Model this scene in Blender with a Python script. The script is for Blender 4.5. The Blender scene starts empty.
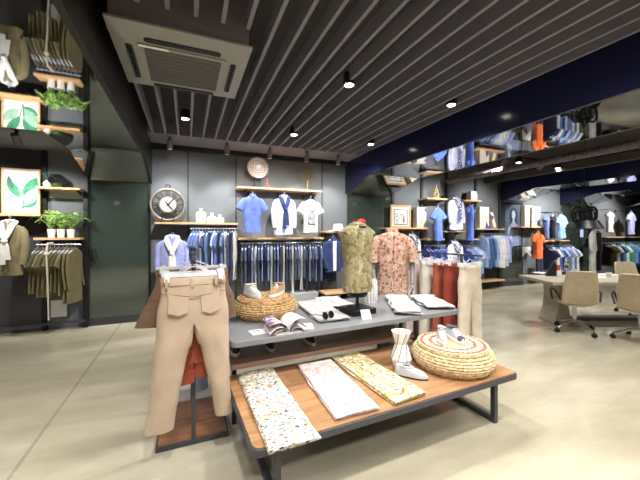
import bpy, bmesh, math, random
from mathutils import Vector, Matrix, noise
RND = random.Random(11)
scene = bpy.context.scene
COL = scene.collection
PI = math.pi
TH = math.radians(22.83)
SN, CS = math.sin(TH), math.cos(TH)
EYE = 1.5

# ---------------------------------------------------------------- survey helpers: where a sight line meets a real plane of the shop
def ray(px, py):
    u = (px - 320) / 316.0
    return SN + u * CS, CS - u * SN, (232 - py) / 316.0
def at(px, py, Y):                      # on the plane Y = const (the wall fittings)
    x, y, z = ray(px, py); d = Y / y
    return Vector((x * d, Y, EYE + z * d))
def atz(px, py, Z):                     # on the plane Z = const (table tops, floor)
    x, y, z = ray(px, py); d = (Z - EYE) / z
    return Vector((x * d, y * d, Z))
def cam(lat, dep, z=0.0):
    return Vector((SN * dep + CS * lat, CS * dep - SN * lat, z))
def pxm(px, Y):                         # metres per pixel at a fitting
    return Y / ray(px, 232)[1] / 316.0

# ---------------------------------------------------------------- mesh helpers
class M:
    def __init__(s): s.v = []; s.f = []
    def box(s, x0, x1, y0, y1, z0, z1):
        b = len(s.v)
        for z in (z0, z1):
            s.v += [(x0, y0, z), (x1, y0, z), (x1, y1, z), (x0, y1, z)]
        s.f += [(b, b+3, b+2, b+1), (b+4, b+5, b+6, b+7), (b, b+1, b+5, b+4), (b+1, b+2, b+6, b+5), (b+2, b+3, b+7, b+6), (b+3, b, b+4, b+7)]
        return s
    def loft(s, rings, cap0=True, cap1=True, closed=True):
        b = len(s.v); n = len(rings[0])
        for r in rings: s.v += [tuple(p) for p in r]
        for i in range(len(rings) - 1):
            for j in range(n if closed else n - 1):
                k = (j + 1) % n
                s.f.append((b+i*n+j, b+i*n+k, b+(i+1)*n+k, b+(i+1)*n+j))
        if closed and cap0: s.f.append(tuple(b + j for j in range(n - 1, -1, -1)))
        if closed and cap1: s.f.append(tuple(b + (len(rings)-1)*n + j for j in range(n)))
        return s
    def tube(s, pts, rad, n=8, up=(0, 0, 1), flat=None, cap=True):
        pts = [Vector(p) for p in pts]; rings = []
        prev = None
        for i, p in enumerate(pts):
            t = (pts[min(i+1, len(pts)-1)] - pts[max(i-1, 0)]).normalized()
            a = Vector(up) if prev is None else prev
            a = a - t * a.dot(t)
            if a.length < 1e-4:
                a = Vector((1, 0, 0)) - t * t.x
                if a.length < 1e-4: a = Vector((0, 1, 0))
            a.normalize(); c = t.cross(a); prev = a
            r = rad[i] if isinstance(rad, (list, tuple)) else rad
            ra, rc = r if isinstance(r, tuple) else (r, r * (flat or 1))
            rings.append([p + a * (ra * math.cos(2*PI*k/n)) + c * (rc * math.sin(2*PI*k/n)) for k in range(n)])
        return s.loft(rings, cap, cap)
    def lathe(s, prof, n=24, c=(0, 0, 0), fn=None, caps=True):
        rings = []
        for r, z in prof:
            ring = []
            for k in range(n):
                a = 2*PI*k/n
                rr = r if fn is None else fn(r, z, a)
                ring.append((c[0] + rr*math.cos(a), c[1] + rr*math.sin(a), c[2] + z))
            rings.append(ring)
        return s.loft(rings, caps and prof[0][0] > 1e-5, caps and prof[-1][0] > 1e-5)
    def ring(s, R, r, n=32, m=8, c=(0, 0, 0), ax='z', sq=1.0):
        b = len(s.v)
        for i in range(n):
            a = 2*PI*i/n
            for j in range(m):
                q = 2*PI*j/m
                x, y, z = (R + r*math.cos(q))*math.cos(a), (R + r*math.cos(q))*math.sin(a)*sq, r*math.sin(q)
                p = (x, y, z) if ax == 'z' else ((x, -z, y) if ax == 'y' else (z, x, y))
                s.v.append((c[0]+p[0], c[1]+p[1], c[2]+p[2]))
        for i in range(n):
            for j in range(m):
                s.f.append((b+i*m+j, b+((i+1) % n)*m+j, b+((i+1) % n)*m+(j+1) % m, b+i*m+(j+1) % m))
        return s
    def prism(s, poly, h0, h1, ax='z'):
        def q(p, h): return (p[0], p[1], h) if ax == 'z' else ((p[0], h, p[1]) if ax == 'y' else (h, p[0], p[1]))
        return s.loft([[q(p, h0) for p in poly], [q(p, h1) for p in poly]])
    def ell(s, c, rx, ry, rz, n=16, m=10):
        rings = []
        for i in range(1, m):
            a = PI*i/m - PI/2
            rings.append([(c[0]+rx*math.cos(a)*math.cos(2*PI*k/n), c[1]+ry*math.cos(a)*math.sin(2*PI*k/n), c[2]+rz*math.sin(a)) for k in range(n)])
        return s.loft(rings)
    def xf(s, mat):
        s.v = [tuple(mat @ Vector(p)) for p in s.v]; return s
    def wob(s, amp, sc, seed=0, ax=(1, 1, 1)):
        o = Vector((seed*3.1, seed*1.7, seed*2.3)); out = []
        for p in s.v:
            q = Vector(p)*sc + o
            d = noise.noise_vector(q)
            out.append((p[0]+d.x*amp*ax[0], p[1]+d.y*amp*ax[1], p[2]+d.z*amp*ax[2]))
        s.v = out; return s

def obj(name, m, mat, parent=None, bevel=0, loc=None, rz=0, sharp=42, sub=0):
    me = bpy.data.meshes.new(name)
    me.from_pydata([tuple(p) for p in m.v], [], m.f)
    bm = bmesh.new(); bm.from_mesh(me)
    bmesh.ops.recalc_face_normals(bm, faces=bm.faces)
    bm.to_mesh(me); bm.free()
    for p in me.polygons: p.use_smooth = True
    me.set_sharp_from_angle(angle=math.radians(sharp))
    me.materials.append(mat)
    o = bpy.data.objects.new(name, me); COL.objects.link(o)
    if parent: o.parent = parent
    if loc is not None: o.location = loc
    o.rotation_euler.z = rz
    if bevel:
        b = o.modifiers.new('bevel', 'BEVEL'); b.width = bevel; b.segments = 2; b.limit_method = 'ANGLE'
    if sub:
        b = o.modifiers.new('sub', 'SUBSURF'); b.levels = sub; b.render_levels = sub
    return o
def tag(o, label, cat, group=None):
    o['label'] = label; o['category'] = cat
    if group: o['group'] = group
    return o
def thing(name, label, cat, loc=(0, 0, 0), rz=0, group=None):
    o = bpy.data.objects.new(name, None); COL.objects.link(o)
    o.empty_display_size = .1
    o.location = loc; o.rotation_euler.z = rz
    return tag(o, label, cat, group)
def struct(name, m, mat, parent=None, bevel=0):
    o = obj(name, m, mat, parent, bevel)
    if parent is None: o['kind'] = 'structure'
    return o
def copy_tree(root, loc=None, rz=None, label=None):
    r = root.copy(); COL.objects.link(r)
    if loc is not None: r.location = loc
    if rz is not None: r.rotation_euler.z = rz
    if label: r['label'] = label
    for ch in root.children:
        c = ch.copy(); COL.objects.link(c); c.parent = r
        for g in ch.children:
            d = g.copy(); COL.objects.link(d); d.parent = c
    return r
ORD = ['first', 'second', 'third', 'fourth', 'fifth', 'sixth', 'seventh', 'eighth', 'ninth', 'tenth', 'eleventh', 'twelfth', 'thirteenth', 'fourteenth', 'fifteenth',
       'sixteenth', 'seventeenth', 'eighteenth', 'nineteenth', 'twentieth', 'twenty-first', 'twenty-second', 'twenty-third', 'twenty-fourth', 'twenty-fifth', 'twenty-sixth', 'twenty-seventh', 'twenty-eighth', 'twenty-ninth', 'thirtieth']

# ---------------------------------------------------------------- materials
def lin(c):
    return tuple((x/12.92 if x <= .04045 else ((x+.055)/1.055)**2.4) for x in (v/255 for v in c)) + (1,)
_mc = {}
class NT:
    def __init__(s, name):
        s.m = bpy.data.materials.new(name); s.m.use_nodes = True
        s.t = s.m.node_tree; s.b = s.t.nodes['Principled BSDF']
        s.co = s.t.nodes.new('ShaderNodeTexCoord')
    def n(s, typ, **kw):
        x = s.t.nodes.new(typ)
        for k, v in kw.items():
            if k in x.inputs: x.inputs[k].default_value = v
            else: setattr(x, k, v)
        return x
    def l(s, a, b): s.t.links.new(a, b)
    def vec(s, scale=(1, 1, 1), rot=(0, 0, 0), src='Object'):
        mp = s.n('ShaderNodeMapping'); mp.inputs['Scale'].default_value = scale; mp.inputs['Rotation'].default_value = rot
        s.l(s.co.outputs[src], mp.inputs['Vector']); return mp.outputs['Vector']
    def noise(s, scale, detail=3, vec=None, rough=.5):
        x = s.n('ShaderNodeTexNoise'); x.inputs['Scale'].default_value = scale; x.inputs['Detail'].default_value = detail; x.inputs['Roughness'].default_value = rough
        s.l(vec if vec is not None else s.co.outputs['Object'], x.inputs['Vector']); return x.outputs['Fac']
    def vor(s, scale, vec=None, out='Distance', feature='F1', rnd=1.0):
        x = s.n('ShaderNodeTexVoronoi'); x.feature = feature; x.inputs['Scale'].default_value = scale
        if 'Randomness' in x.inputs: x.inputs['Randomness'].default_value = rnd
        s.l(vec if vec is not None else s.co.outputs['Object'], x.inputs['Vector']); return x.outputs[out]
    def ramp(s, fac, stops, interp='LINEAR'):
        r = s.n('ShaderNodeValToRGB'); e = r.color_ramp; e.interpolation = interp
        while len(e.elements) < len(stops): e.elements.new(1)
        for el, (p, c) in zip(e.elements, stops):
            el.position = p; el.color = c if len(c) == 4 else tuple(c) + (1,)
        s.l(fac, r.inputs['Fac']); return r.outputs['Color']
    def mix(s, fac, a, b, mode='MIX'):
        x = s.n('ShaderNodeMix'); x.data_type = 'RGBA'; x.blend_type = mode
        for val, idx in ((fac, 0), (a, 6), (b, 7)):
            if hasattr(val, 'is_linked') or isinstance(val, bpy.types.NodeSocket): s.l(val, x.inputs[idx])
            else: x.inputs[idx].default_value = val
        return x.outputs[2]
    def math(s, op, a, b=0.0):
        x = s.n('ShaderNodeMath'); x.operation = op
        for v, i in ((a, 0), (b, 1)):
            if isinstance(v, bpy.types.NodeSocket): s.l(v, x.inputs[i])
            else: x.inputs[i].default_value = v
        return x.outputs[0]
    def bump(s, h, strength=.3, dist=.01):
        x = s.n('ShaderNodeBump'); x.inputs['Strength'].default_value = strength; x.inputs['Distance'].default_value = dist
        s.l(h, x.inputs['Height']); s.l(x.outputs['Normal'], s.b.inputs['Normal'])
    def set(s, **kw):
        for k, v in kw.items():
            k = {'base': 'Base Color', 'rough': 'Roughness', 'metal': 'Metallic', 'spec': 'Specular IOR Level', 'trans': 'Transmission Weight', 'ior': 'IOR', 'coat': 'Coat Weight', 'emit': 'Emission Color', 'es': 'Emission Strength', 'sheen': 'Sheen Weight'}[k]
            if isinstance(v, bpy.types.NodeSocket): s.l(v, s.b.inputs[k])
            else: s.b.inputs[k].default_value = v
        return s.m

def plain(name, c, rough=.5, metal=0, var=.06, scale=14, spec=.5, bump=0):
    if name in _mc: return _mc[name]
    t = NT(name); b = lin(c)
    col = t.ramp(t.noise(scale, 4), [(.25, tuple(max(0, x*(1-var*2)) for x in b[:3])), (.75, tuple(min(1, x*(1+var)) for x in b[:3]))])
    t.set(base=col, rough=rough, metal=metal, spec=spec)
    if bump: t.bump(t.noise(scale*6, 3), bump, .004)
    _mc[name] = t.m; return t.m
def fabric(name, c, var=.10, scale=9):
    if name in _mc: return _mc[name]
    t = NT(name); b = lin(c)
    col = t.ramp(t.noise(scale, 4), [(.3, tuple(x*(1-var*1.6) for x in b[:3])), (.7, tuple(min(1, x*(1+var)) for x in b[:3]))])
    t.set(base=col, rough=.9, spec=.15, sheen=.15)
    t.bump(t.noise(260, 2), .25, .002)
    _mc[name] = t.m; return t.m
def emit(name, c, s):
    if name in _mc: return _mc[name]
    t = NT(name); t.set(base=(0.8, 0.8, 0.8, 1), emit=lin(c), es=s); _mc[name] = t.m; return t.m
def pattern(name, base, layers, scale=1.0):
    """printed cloth: layers of (noise|spot|leaf, scale, threshold, colour)"""
    t = NT(name); col = t.ramp(t.noise(8, 3), [(.3, tuple(x*.9 for x in lin(base)[:3])), (.7, lin(base))])
    for i, (kind, sc, th, c) in enumerate(layers):
        v = t.vec((1, 1, 1), (0, 0, .5+i*1.3))
        if kind == 'noise': f = t.noise(sc, 2, v)
        elif kind == 'spot': f = t.math('SUBTRACT', 1.0, t.vor(sc, v))
        else:
            v2 = t.vec((1, .38, .7), (.4, .3, .7+i*1.9))
            f = t.math('SUBTRACT', t.math('SUBTRACT', 1.0, t.vor(sc, v2)), t.math('MULTIPLY', t.noise(sc*.45, 1, v), .5))
        mk = t.ramp(f, [(th-.02, (0, 0, 0)), (th+.02, (1, 1, 1))])
        col = t.mix(mk, col, lin(c))
    t.set(base=col, rough=.85, spec=.15)
    t.bump(t.noise(260, 2), .2, .002)
    return t.m
def wood(name, c1, c2, plank=0, rot=0, rough=.42, sx=2.5, sy=26):
    t = NT(name)
    v = t.vec((sx, sy, sy), (0, 0, rot))
    g = t.noise(1.0, 6, v, .6)
    col = t.ramp(g, [(.28, lin(c1)), (.72, lin(c2))])
    if plank:
        v2 = t.vec((1, 1, 1), (0, 0, rot))
        br = t.n('ShaderNodeTexBrick'); br.inputs['Scale'].default_value = plank; br.inputs['Mortar Size'].default_value = .002
        br.inputs['Color1'].default_value = (.7, .68, .66, 1); br.inputs['Color2'].default_value = (1, 1, 1, 1); br.inputs['Mortar'].default_value = (.55, .5, .46, 1)
        br.inputs['Brick Width'].default_value = 1.6; br.inputs['Row Height'].default_value = .28
        t.l(v2, br.inputs['Vector'])
        col = t.mix(.75, col, br.outputs['Color'], 'MULTIPLY')
    t.set(base=col, rough=rough, spec=.4); t.bump(g, .12, .003)
    return t.m

def floor_mat():
    t = NT('polished_concrete')
    v = t.vec((.55, 1.6, 1), (0, 0, .5))
    big = t.noise(.8, 5, v, .6)
    st = t.noise(1.3, 5, t.vec((.5, 1.5, 1), (0, 0, -.35)), .55)
    f = t.math('ADD', t.math('MULTIPLY', big, .6), t.math('MULTIPLY', st, .4))
    col = t.ramp(f, [(.32, lin((156, 147, 123))), (.50, lin((184, 175, 151))), (.66, lin((208, 200, 178)))])
    fine = t.noise(38, 4); col = t.mix(.10, col, t.ramp(fine, [(.3, (.5, .46, .38)), (.7, (1, 1, 1))]), 'MULTIPLY')
    sep = t.n('ShaderNodeSeparateXYZ'); t.l(t.co.outputs['Object'], sep.inputs[0])
    m1 = t.math('ABSOLUTE', t.math('ADD', sep.outputs['X'], 1.0))
    line = t.math('LESS_THAN', m1, .012)
    col = t.mix(t.math('MULTIPLY', line, .4), col, lin((110, 102, 86)))
    t.set(base=col, rough=t.ramp(st, [(.3, (.14, .14, .14)), (.7, (.26, .26, .26))]), spec=.5)
    t.bump(big, .03, .02)
    return t.m
def gloss(name, c, rough, metal, warp, spec=.5, ior=1.5):
    t = NT(name); t.set(base=lin(c), rough=rough, metal=metal, spec=spec, ior=ior)
    if warp: t.bump(t.noise(1.0, 2, t.vec((2.2, 5.0, 2.2))), warp, .02)
    return t.m
MAT = dict(
    floor=floor_mat(),
    wall=plain('charcoal_paint', (106, 110, 113), .7, var=.05, scale=2.5, spec=.3),
    wall_dark=plain('dark_board', (52, 52, 56), .6, var=.08, scale=3),
    ceil=plain('ceiling_paint', (62, 58, 57), .85, var=.05, scale=2),
    slat=plain('slat_paint', (116, 114, 122), .55, var=.05, scale=3),
    panel=gloss('black_glass_panel', (56, 65, 59), .06, 0, .012, .9, 1.8),
    mirror=gloss('dark_mirror', (186, 186, 186), .03, 1, .012),
    navy=gloss('navy_gloss', (30, 33, 64), .16, 0, 0, .4),
    fascia=plain('brown_fascia', (30, 28, 29), .4),
    black=plain('black_metal', (20, 20, 22), .42, var=.05),
    frame=plain('gunmetal', (72, 72, 77), .45, .2, var=.05),
    grey_top=plain('grey_lacquer', (128, 129, 131), .42, var=.04, scale=5),
    oak=wood('oak_board', (190, 148, 100), (222, 184, 136), 0, 0),
    table_wood=wood('table_planks', (160, 116, 78), (206, 160, 114), 1.9, 0.0, .4),
    base_wood=wood('base_planks', (128, 86, 56), (176, 126, 86), 2.0, 0.0, .38),
    brown_wood=wood('brown_shelf', (126, 100, 86), (158, 128, 112), 0, 0, .32),
    white=plain('white_ceramic', (238, 236, 230), .25, var=.03),
    plastic=plain('white_plastic', (226, 228, 232), .35, var=.03),
    hanger=plain('clear_hanger', (196, 206, 224), .3, var=.03),
    chrome=plain('chrome', (200, 200, 202), .18, 1, var=.02),
    rubber=plain('rubber', (30, 30, 32), .7),
    leaf=plain('fern_leaf', (168, 206, 110), .5, var=.3, scale=30),
    ac=plain('cassette_plastic', (140, 140, 134), .5, var=.03),
    ac_side=plain('cassette_side', (104, 94, 98), .6),
    paper=plain('paper', (240, 240, 238), .7, var=.03),
    beige=plain('chair_leather', (196, 180, 152), .5, var=.06, bump=.05),
    concrete=plain('cast_concrete', (176, 164, 144), .55, var=.08, scale=6),
    lamp=emit('lamp_glow', (255, 246, 230), 18), lamp_dim=emit('lamp_glow_soft', (255, 246, 230), 2.0),
)
# ================================================================ SETTING
W = 6.1                                  # wall plane
XL, XR, YB = -4.6, 16.0, -4.2
SOF, CEI = 2.595, 2.94                   # soffit underside, slat underside
struct('floor', M().box(XL-.2, XR+.2, YB-.2, W+.2, -.1, 0), MAT['floor'])
struct('ceiling', M().box(XL-.2, XR+.2, YB-.2, W+.2, 3.22, 3.32), MAT['ceil'])
struct('wall_back', M().box(XL-.2, XR+.2, W, W+.15, 0, 3.22), MAT['wall'])
struct('wall_left', M().box(XL-.15, XL, YB-.2, W, 0, 3.22), MAT['wall'])
struct('wall_right', M().box(XR, XR+.15, YB-.2, W, 0, 3.22), MAT['wall'])
struct('wall_front', M().box(XL, XR, YB-.15, YB, 0, 3.22), MAT['wall'])
ntrim = [0]
def trim(m, mat, bevel=0, sharp=42):
    ntrim[0] += 1
    o = struct(f'trim_{ntrim[0]}', m, mat, None, bevel)
    if sharp < 10:
        for p in o.data.polygons: p.use_smooth = False
    return o
# slatted ceiling over the middle aisle
ceil = bpy.data.objects['ceiling']
AX0, AX1, AY0, AY1 = -.47, .47, 2.28, 3.22
k = 0
x = -.46
while x < 3.14:
    m = M()
    if AX0 < x < AX1:
        m.box(x-.014, x+.014, YB, AY0-.01, CEI, CEI+.13); m.box(x-.014, x+.014, AY1+.01, 5.22, CEI, CEI+.13)
    else:
        m.box(x-.014, x+.014, YB, 5.22, CEI, CEI+.13)
    struct('slat', m, MAT['slat'], ceil)
    x += .172
trim(M().box(-.57, 3.18, 5.99, W, 2.93, 3.005), MAT['fascia']); trim(M().box(-.57, 3.18, 5.36, W, 3.0, 3.22), MAT['slat'])                 # beam at the top of the wall
# portals: lowered soffits of dark mirror that tip down to the wall, black glass panels under them
def portal(x0, x1, fx, left_ext=None):
    prof = [(YB, SOF), (5.16, SOF), (W, 2.325), (W, 2.40), (5.16, SOF+.04), (YB, SOF+.04)]
    trim(M().prism(prof, x0, x1, 'x'), MAT['mirror'], 0, 4)
    trim(M().box(x0, x1, W-.03, W, 0, 2.34), MAT['panel'])
    trim(M().box(x0, x1, W-.045, W-.03, 0, .12), MAT['wall_dark'])
def fascia(x, mat):
    t = .02
    prof = [(YB, SOF-.004), (5.16, SOF-.004), (W, 2.32), (W, 3.22), (YB, 3.22)]
    trim(M().prism(prof, x-t, x+t, 'x'), mat)
portal(-1.44, -.59, 0); fascia(-.57, MAT['fascia'])
trim(M().box(-4.6, -1.44, YB, 4.35, SOF, SOF+.04), MAT['mirror'])            # the left mirror goes on over the side aisle
portal(3.2, 4.33, 0); fascia(3.18, MAT['navy'])
portal(7.98, 8.84, 0); fascia(7.96, MAT['navy'])
portal(10.62, 12.05, 0); fascia(10.6, MAT['navy'])
portal(14.25, 16.0, 0)
trim(M().box(-4.6, -1.44, 4.35, W, 2.74, 2.78), MAT['wall'])                 # recess ceiling of the left bay
trim(M().box(-4.6, -1.44, 4.33, 4.36, SOF, 2.78), MAT['wall_dark'])
trim(M().box(-2.03, -1.97, W-.06, W, .0, 2.74), MAT['black'])               # posts of the left bay
trim(M().box(-1.50, -1.44, W-.10, W, .0, 2.6), MAT['black'])
trim(M().box(-4.6, -2.03, W-.02, W, .1, 2.74), MAT['wall_dark'])
trim(M().box(-.60, -.565, W-.06, W, 0, 2.4), MAT['black'])
for xx in (4.38, 5.22, 6.0, 7.0, 7.9):
    trim(M().box(xx-.03, xx+.03, W-.05, W, 0, 3.0), MAT['wall_dark'])
trim(M().box(7.35, 7.96, W-.02, W, .0, 1.55), MAT['black'])
# low rails at the foot of the left bay
trim(M().box(-4.0, -1.46, W-.14, W-.10, .10, .13), MAT['frame'])
# bay ceilings to the right: joists and ribbed ducts running away from the camera
for xx, z0, z1 in ((5.05, 2.86, 2.98), (6.65, 2.86, 2.98), (7.4, 2.8, 2.95), (9.3, 2.8, 3.0), (10.2, 2.8, 3.0), (12.6, 2.8, 3.0), (13.6, 2.8, 3.0)):
    trim(M().box(xx-.07, xx+.07, YB, W, z0, z1), MAT['ceil'])
def duct(x, z, r):
    prof = []
    y = YB
    n = 0
    m = M(); rings = []
    while y < 5.9:
        for dy, rr in ((0, r), (.03, r), (.035, r*.86), (.06, r*.86)):
            rings.append([(x+rr*math.cos(2*PI*j/12), y+dy, z+rr*math.sin(2*PI*j/12)) for j in range(12)])
        y += .065
    m.loft(rings)
    o = obj('ceiling_duct', m, MAT['ac_side'])
    return o
tag(duct(4.42, 2.66, .055), 'ribbed grey duct along the edge of the mirrored soffit, nearer of the two', 'duct', 'ribbed ceiling ducts')
tag(duct(5.88, 2.75, .07), 'ribbed grey duct in the open ceiling above the long desk, farther of the two', 'duct', 'ribbed ceiling ducts')
# slotted uprights in the wall
for px in (188, 236, 322):
    p = at(px, 200, W)
    m = M().box(p.x-.012, p.x+.012, W-.012, W, .1, 2.92)
    for i in range(70): m.box(p.x-.006, p.x+.006, W-.014, W-.011, .15+i*.039, .17+i*.039)
    trim(m, MAT['wall_dark'])
# baseboard
struct('baseboard_back', M().box(-.56, 3.16, W-.02, W, 0, .1), MAT['wall_dark'])

# ================================================================ LAMPS
def lamp(kind, name, loc, power, target=None, size=.05, angle=120, blend=.6, col=(1, .985, .965), parent=None):
    d = bpy.data.lights.new(name, kind); d.energy = power; d.color = col
    if kind == 'SPOT': d.spot_size = math.radians(angle); d.spot_blend = blend; d.shadow_soft_size = size
    if kind == 'AREA': d.shape = 'DISK'; d.size = size
    o = bpy.data.objects.new(name, d); COL.objects.link(o); o.location = loc
    dirv = (Vector(target) - Vector(loc)) if target is not None else Vector((0, 0, -1))
    o.rotation_euler = dirv.to_track_quat('-Z', 'Y').to_euler()
    if parent:
        o.parent = parent
        o.location = Vector(loc) - parent.location
    return o
ndl = {}
def downlight(x, y, z, power, label, angle=125, grp='ceiling downlights', soft=.05, target=None):
    t = thing('ceiling_downlight', label, 'downlight', (x, y, z), 0, grp)
    obj('housing', M().lathe([(.048, .0), (.056, .0), (.056, .11), (.0, .11)], 20), MAT['black'], t)
    obj('lens', M().lathe([(0, -.004), (.040, -.004), (.047, .004), (.047, .008), (0, .008)], 20), MAT['lamp'], t)
    lamp('SPOT', 'lamp', (x, y, z-.03), power, target, soft, angle, .7, parent=t)
P1 = 142
spots = [(1.44, 2.70, 'round white downlight in the slats above the display tables'),
         (1.436, 4.39, 'round white downlight in the slats before the plate shelf'),
         (2.74, 4.39, 'round white downlight in the slats near the navy soffit, farther one'),
         (2.716, 2.68, 'round white downlight in the slats near the navy soffit, nearer one'),
         (-.02, 4.3, 'round white downlight in the slats beyond the air conditioner')]
for a, b, l in spots:
    if b > 4: downlight(a, b, CEI-.025, 265, l, 100, target=(a, 6.1, .9))
    else: downlight(a, b, CEI-.025, P1, l)
for b in (.9, -.9, -2.7):
    for a in (.1, 1.44, 2.74):
        downlight(a, b, CEI-.025, P1*1.0, 'round white downlight in the slats behind the viewer', grp='ceiling downlights behind the viewer')
for i, (a, b, l) in enumerate([(6.0, 4.2, 'small downlight in the open ceiling above the right clothes bay, left one'), (7.3, 4.25, 'small downlight in the open ceiling above the right clothes bay, right one')]):
    downlight(a, b, 2.86, P1, l)
for a, b in ((5.2, 2.0), (7.2, 1.8), (5.2, -.5), (7.2, -.8), (9.4, 3.4), (9.4, .6), (11.5, 1.5), (13.2, 3.6), (13.2, .8)):
    downlight(a, b, 2.8, P1*1.1, 'small downlight in the dark ceiling on the right outside the picture', grp='ceiling downlights on the right')
for a, b in ((-2.5, 3.4), (-2.6, 2.0), (-3.0, .2), (-2.4, -1.6)):
    downlight(a, b, SOF-.02, P1*1.15, 'small downlight in the mirrored soffit over the left aisle', grp='downlights in the left soffit')
def track(x, y, z, target, power, label, angle=85):
    t = thing('track_spotlight', label, 'spotlight', (x, y, z), 0, 'track spotlights aimed at the walls')
    dv = (Vector(target) - Vector((x, y, z-.12))).normalized()
    c = Vector((0, 0, -.12))
    obj('bracket', M().box(-.015, .015, -.015, .015, -.10, 0).box(-.06, .06, -.02, .02, 0, .03), MAT['black'], t)
    obj('can', M().tube([c - dv*.07, c + dv*.07], .042, 16), MAT['ac_side'], t)
    obj('lens', M().tube([c + dv*.0705, c + dv*.074], .030, 16), MAT['lamp_dim'], t)
    lamp('SPOT', 'lamp', Vector((x, y, z)) + c + dv*.09, power, target, .04, angle, .75, parent=t)
P2 = 75
tr = [(-.25, 'near the round clock'), (.62, 'above the white bottles'), (1.35, 'above the patterned plate'), (2.05, 'above the blue polo shirt'), (2.7, 'above the brass sphere')]
for a, l in tr: track(a, 5.5, 3.0, (a+.05, W, 1.35), P2, 'small grey can spotlight behind the slats ' + l)
for a, l in ((-1.9, 'left of the fern bay post'), (-2.5, 'over the leaf picture')):
    track(a, 4.95, 2.74, (a, W, 1.5), P2*1.5, 'black can spotlight in the left recess ' + l)
for a, l in ((4.9, 'over the framed pictures'), (5.8, 'over the white jacket'), (6.9, 'over the cream box'), (9.15, 'added to brighten the two cream frames'), (9.95, 'over the orange bay rail'), (12.85, 'over the far white tee')):
    track(a, 4.35, 3.0, (a+.05, W, 1.5), P2*(4.0 if a > 8 else 2.7), 'black can spotlight in the dark right ceiling ' + l)  # the spot for the cream frames is an extra, added to brighten them
for xx, y0, y1 in ((4.75, 4.33, 4.37),):
    trim(M().box(4.5, 7.8, y0, y1, 3.0, 3.03).box(4.52, 4.54, y0, y1, 3.03, 3.22).box(7.7, 7.72, y0, y1, 3.03, 3.22), MAT['black'])
for (a, b), tg, l in (((-.3, .5), (.05, 2.4, .8), 'over the khaki trousers'), ((1.0, .1), (1.2, 2.3, .8), 'over the display tables'), ((2.3, .4), (2.1, 2.6, .8), 'over the larger pouf'), ((.4, -1.2), (1.2, 2.6, 1.0), 'far behind the viewer')):  # fill spots added out of view to brighten the front display
    track(a, b, CEI+.13, tg, 62, 'added grey fill spotlight in the slats behind the viewer aimed ' + l, 75)
track(2.5, .25, CEI+.13, (3.3, 3.0, .8), 70, 'added grey fill spotlight in the slats aimed at the right garment stand', 70)  # one more added fill spot, unseen, to brighten the stand's trousers
w = bpy.data.worlds.new('world'); scene.world = w; w.use_nodes = True
w.node_tree.nodes['Background'].inputs[0].default_value = (.02, .02, .022, 1)

# ================================================================ AIR CONDITIONER
t = thing('ceiling_air_conditioner', 'square grey ceiling cassette air conditioner hanging among the slats', 'air conditioner', (-.02, 2.79, 2.81))
o = obj('housing', M().box(-.44, .44, -.455, .455, .03, .40), MAT['ac_side'], t, .008)
m = M()
def rr(hx, hy, z, r=.06, n=5):
    out = []
    for cx, cy, a0 in ((hx-r, hy-r, 0), (-hx+r, hy-r, 90), (-hx+r, -hy+r, 180), (hx-r, -hy+r, 270)):
        for i in range(n+1):
            a = math.radians(a0 + 90*i/n); out.append((cx+r*math.cos(a), cy+r*math.sin(a), z))
    return out
m.loft([rr(.462, .475, .045, .01), rr(.462, .475, .03, .01), rr(.40, .40, 0, .05), rr(.30, .30, -.002, .03)], True, True)
obj('panel', m, MAT['ac'], t)
obj('grille_frame', M().loft([rr(.30, .30, .0, .02), rr(.30, .30, -.014, .02), rr(.265, .265, -.014, .015), rr(.265, .265, -.006, .015)], True, True), MAT['ac'], t)
g = M().box(-.26, .26, -.26, .26, -.012, -.006)
for i in range(44): g.box(-.255+i*.0119, -.251+i*.0119, -.258, .258, -.017, -.012)
for i in range(10): g.box(-.258, .258, -.25+i*.055, -.246+i*.055, -.0165, -.012)
obj('grille', g, plain('grille_plastic', (96, 92, 86), .6), t)
for a in range(4):
    mt = Matrix.Rotation(a*PI/2, 4, 'Z')
    o = obj('slot', M().prism([(p[0], p[1]) for p in rr(.25, .022, 0, .02)], -.012, .004).xf(Matrix.Translation((0, .355, 0))).xf(mt), MAT['black'], t)
    obj('louver', M().box(-.235, .235, .349, .361, -.012, -.004).xf(mt), MAT['ac'], o)
obj('badge', M().box(-.29, -.10, -.298, -.276, -.018, -.0135), MAT['paper'], t)
m = M()
m.tube([(-.46, -.3, .16), (-.60, -.25, .20), (-.62, -.05, .25), (-.55, .3, .3)], .03, 10)
m2 = M().tube([(-.46, -.2, .12), (-.57, -.12, .16), (-.60, .10, .22), (-.55, .4, .27)], .02, 10)
obj('pipe', m, MAT['black'], t); obj('pipe', m2, MAT['black'], t)
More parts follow.
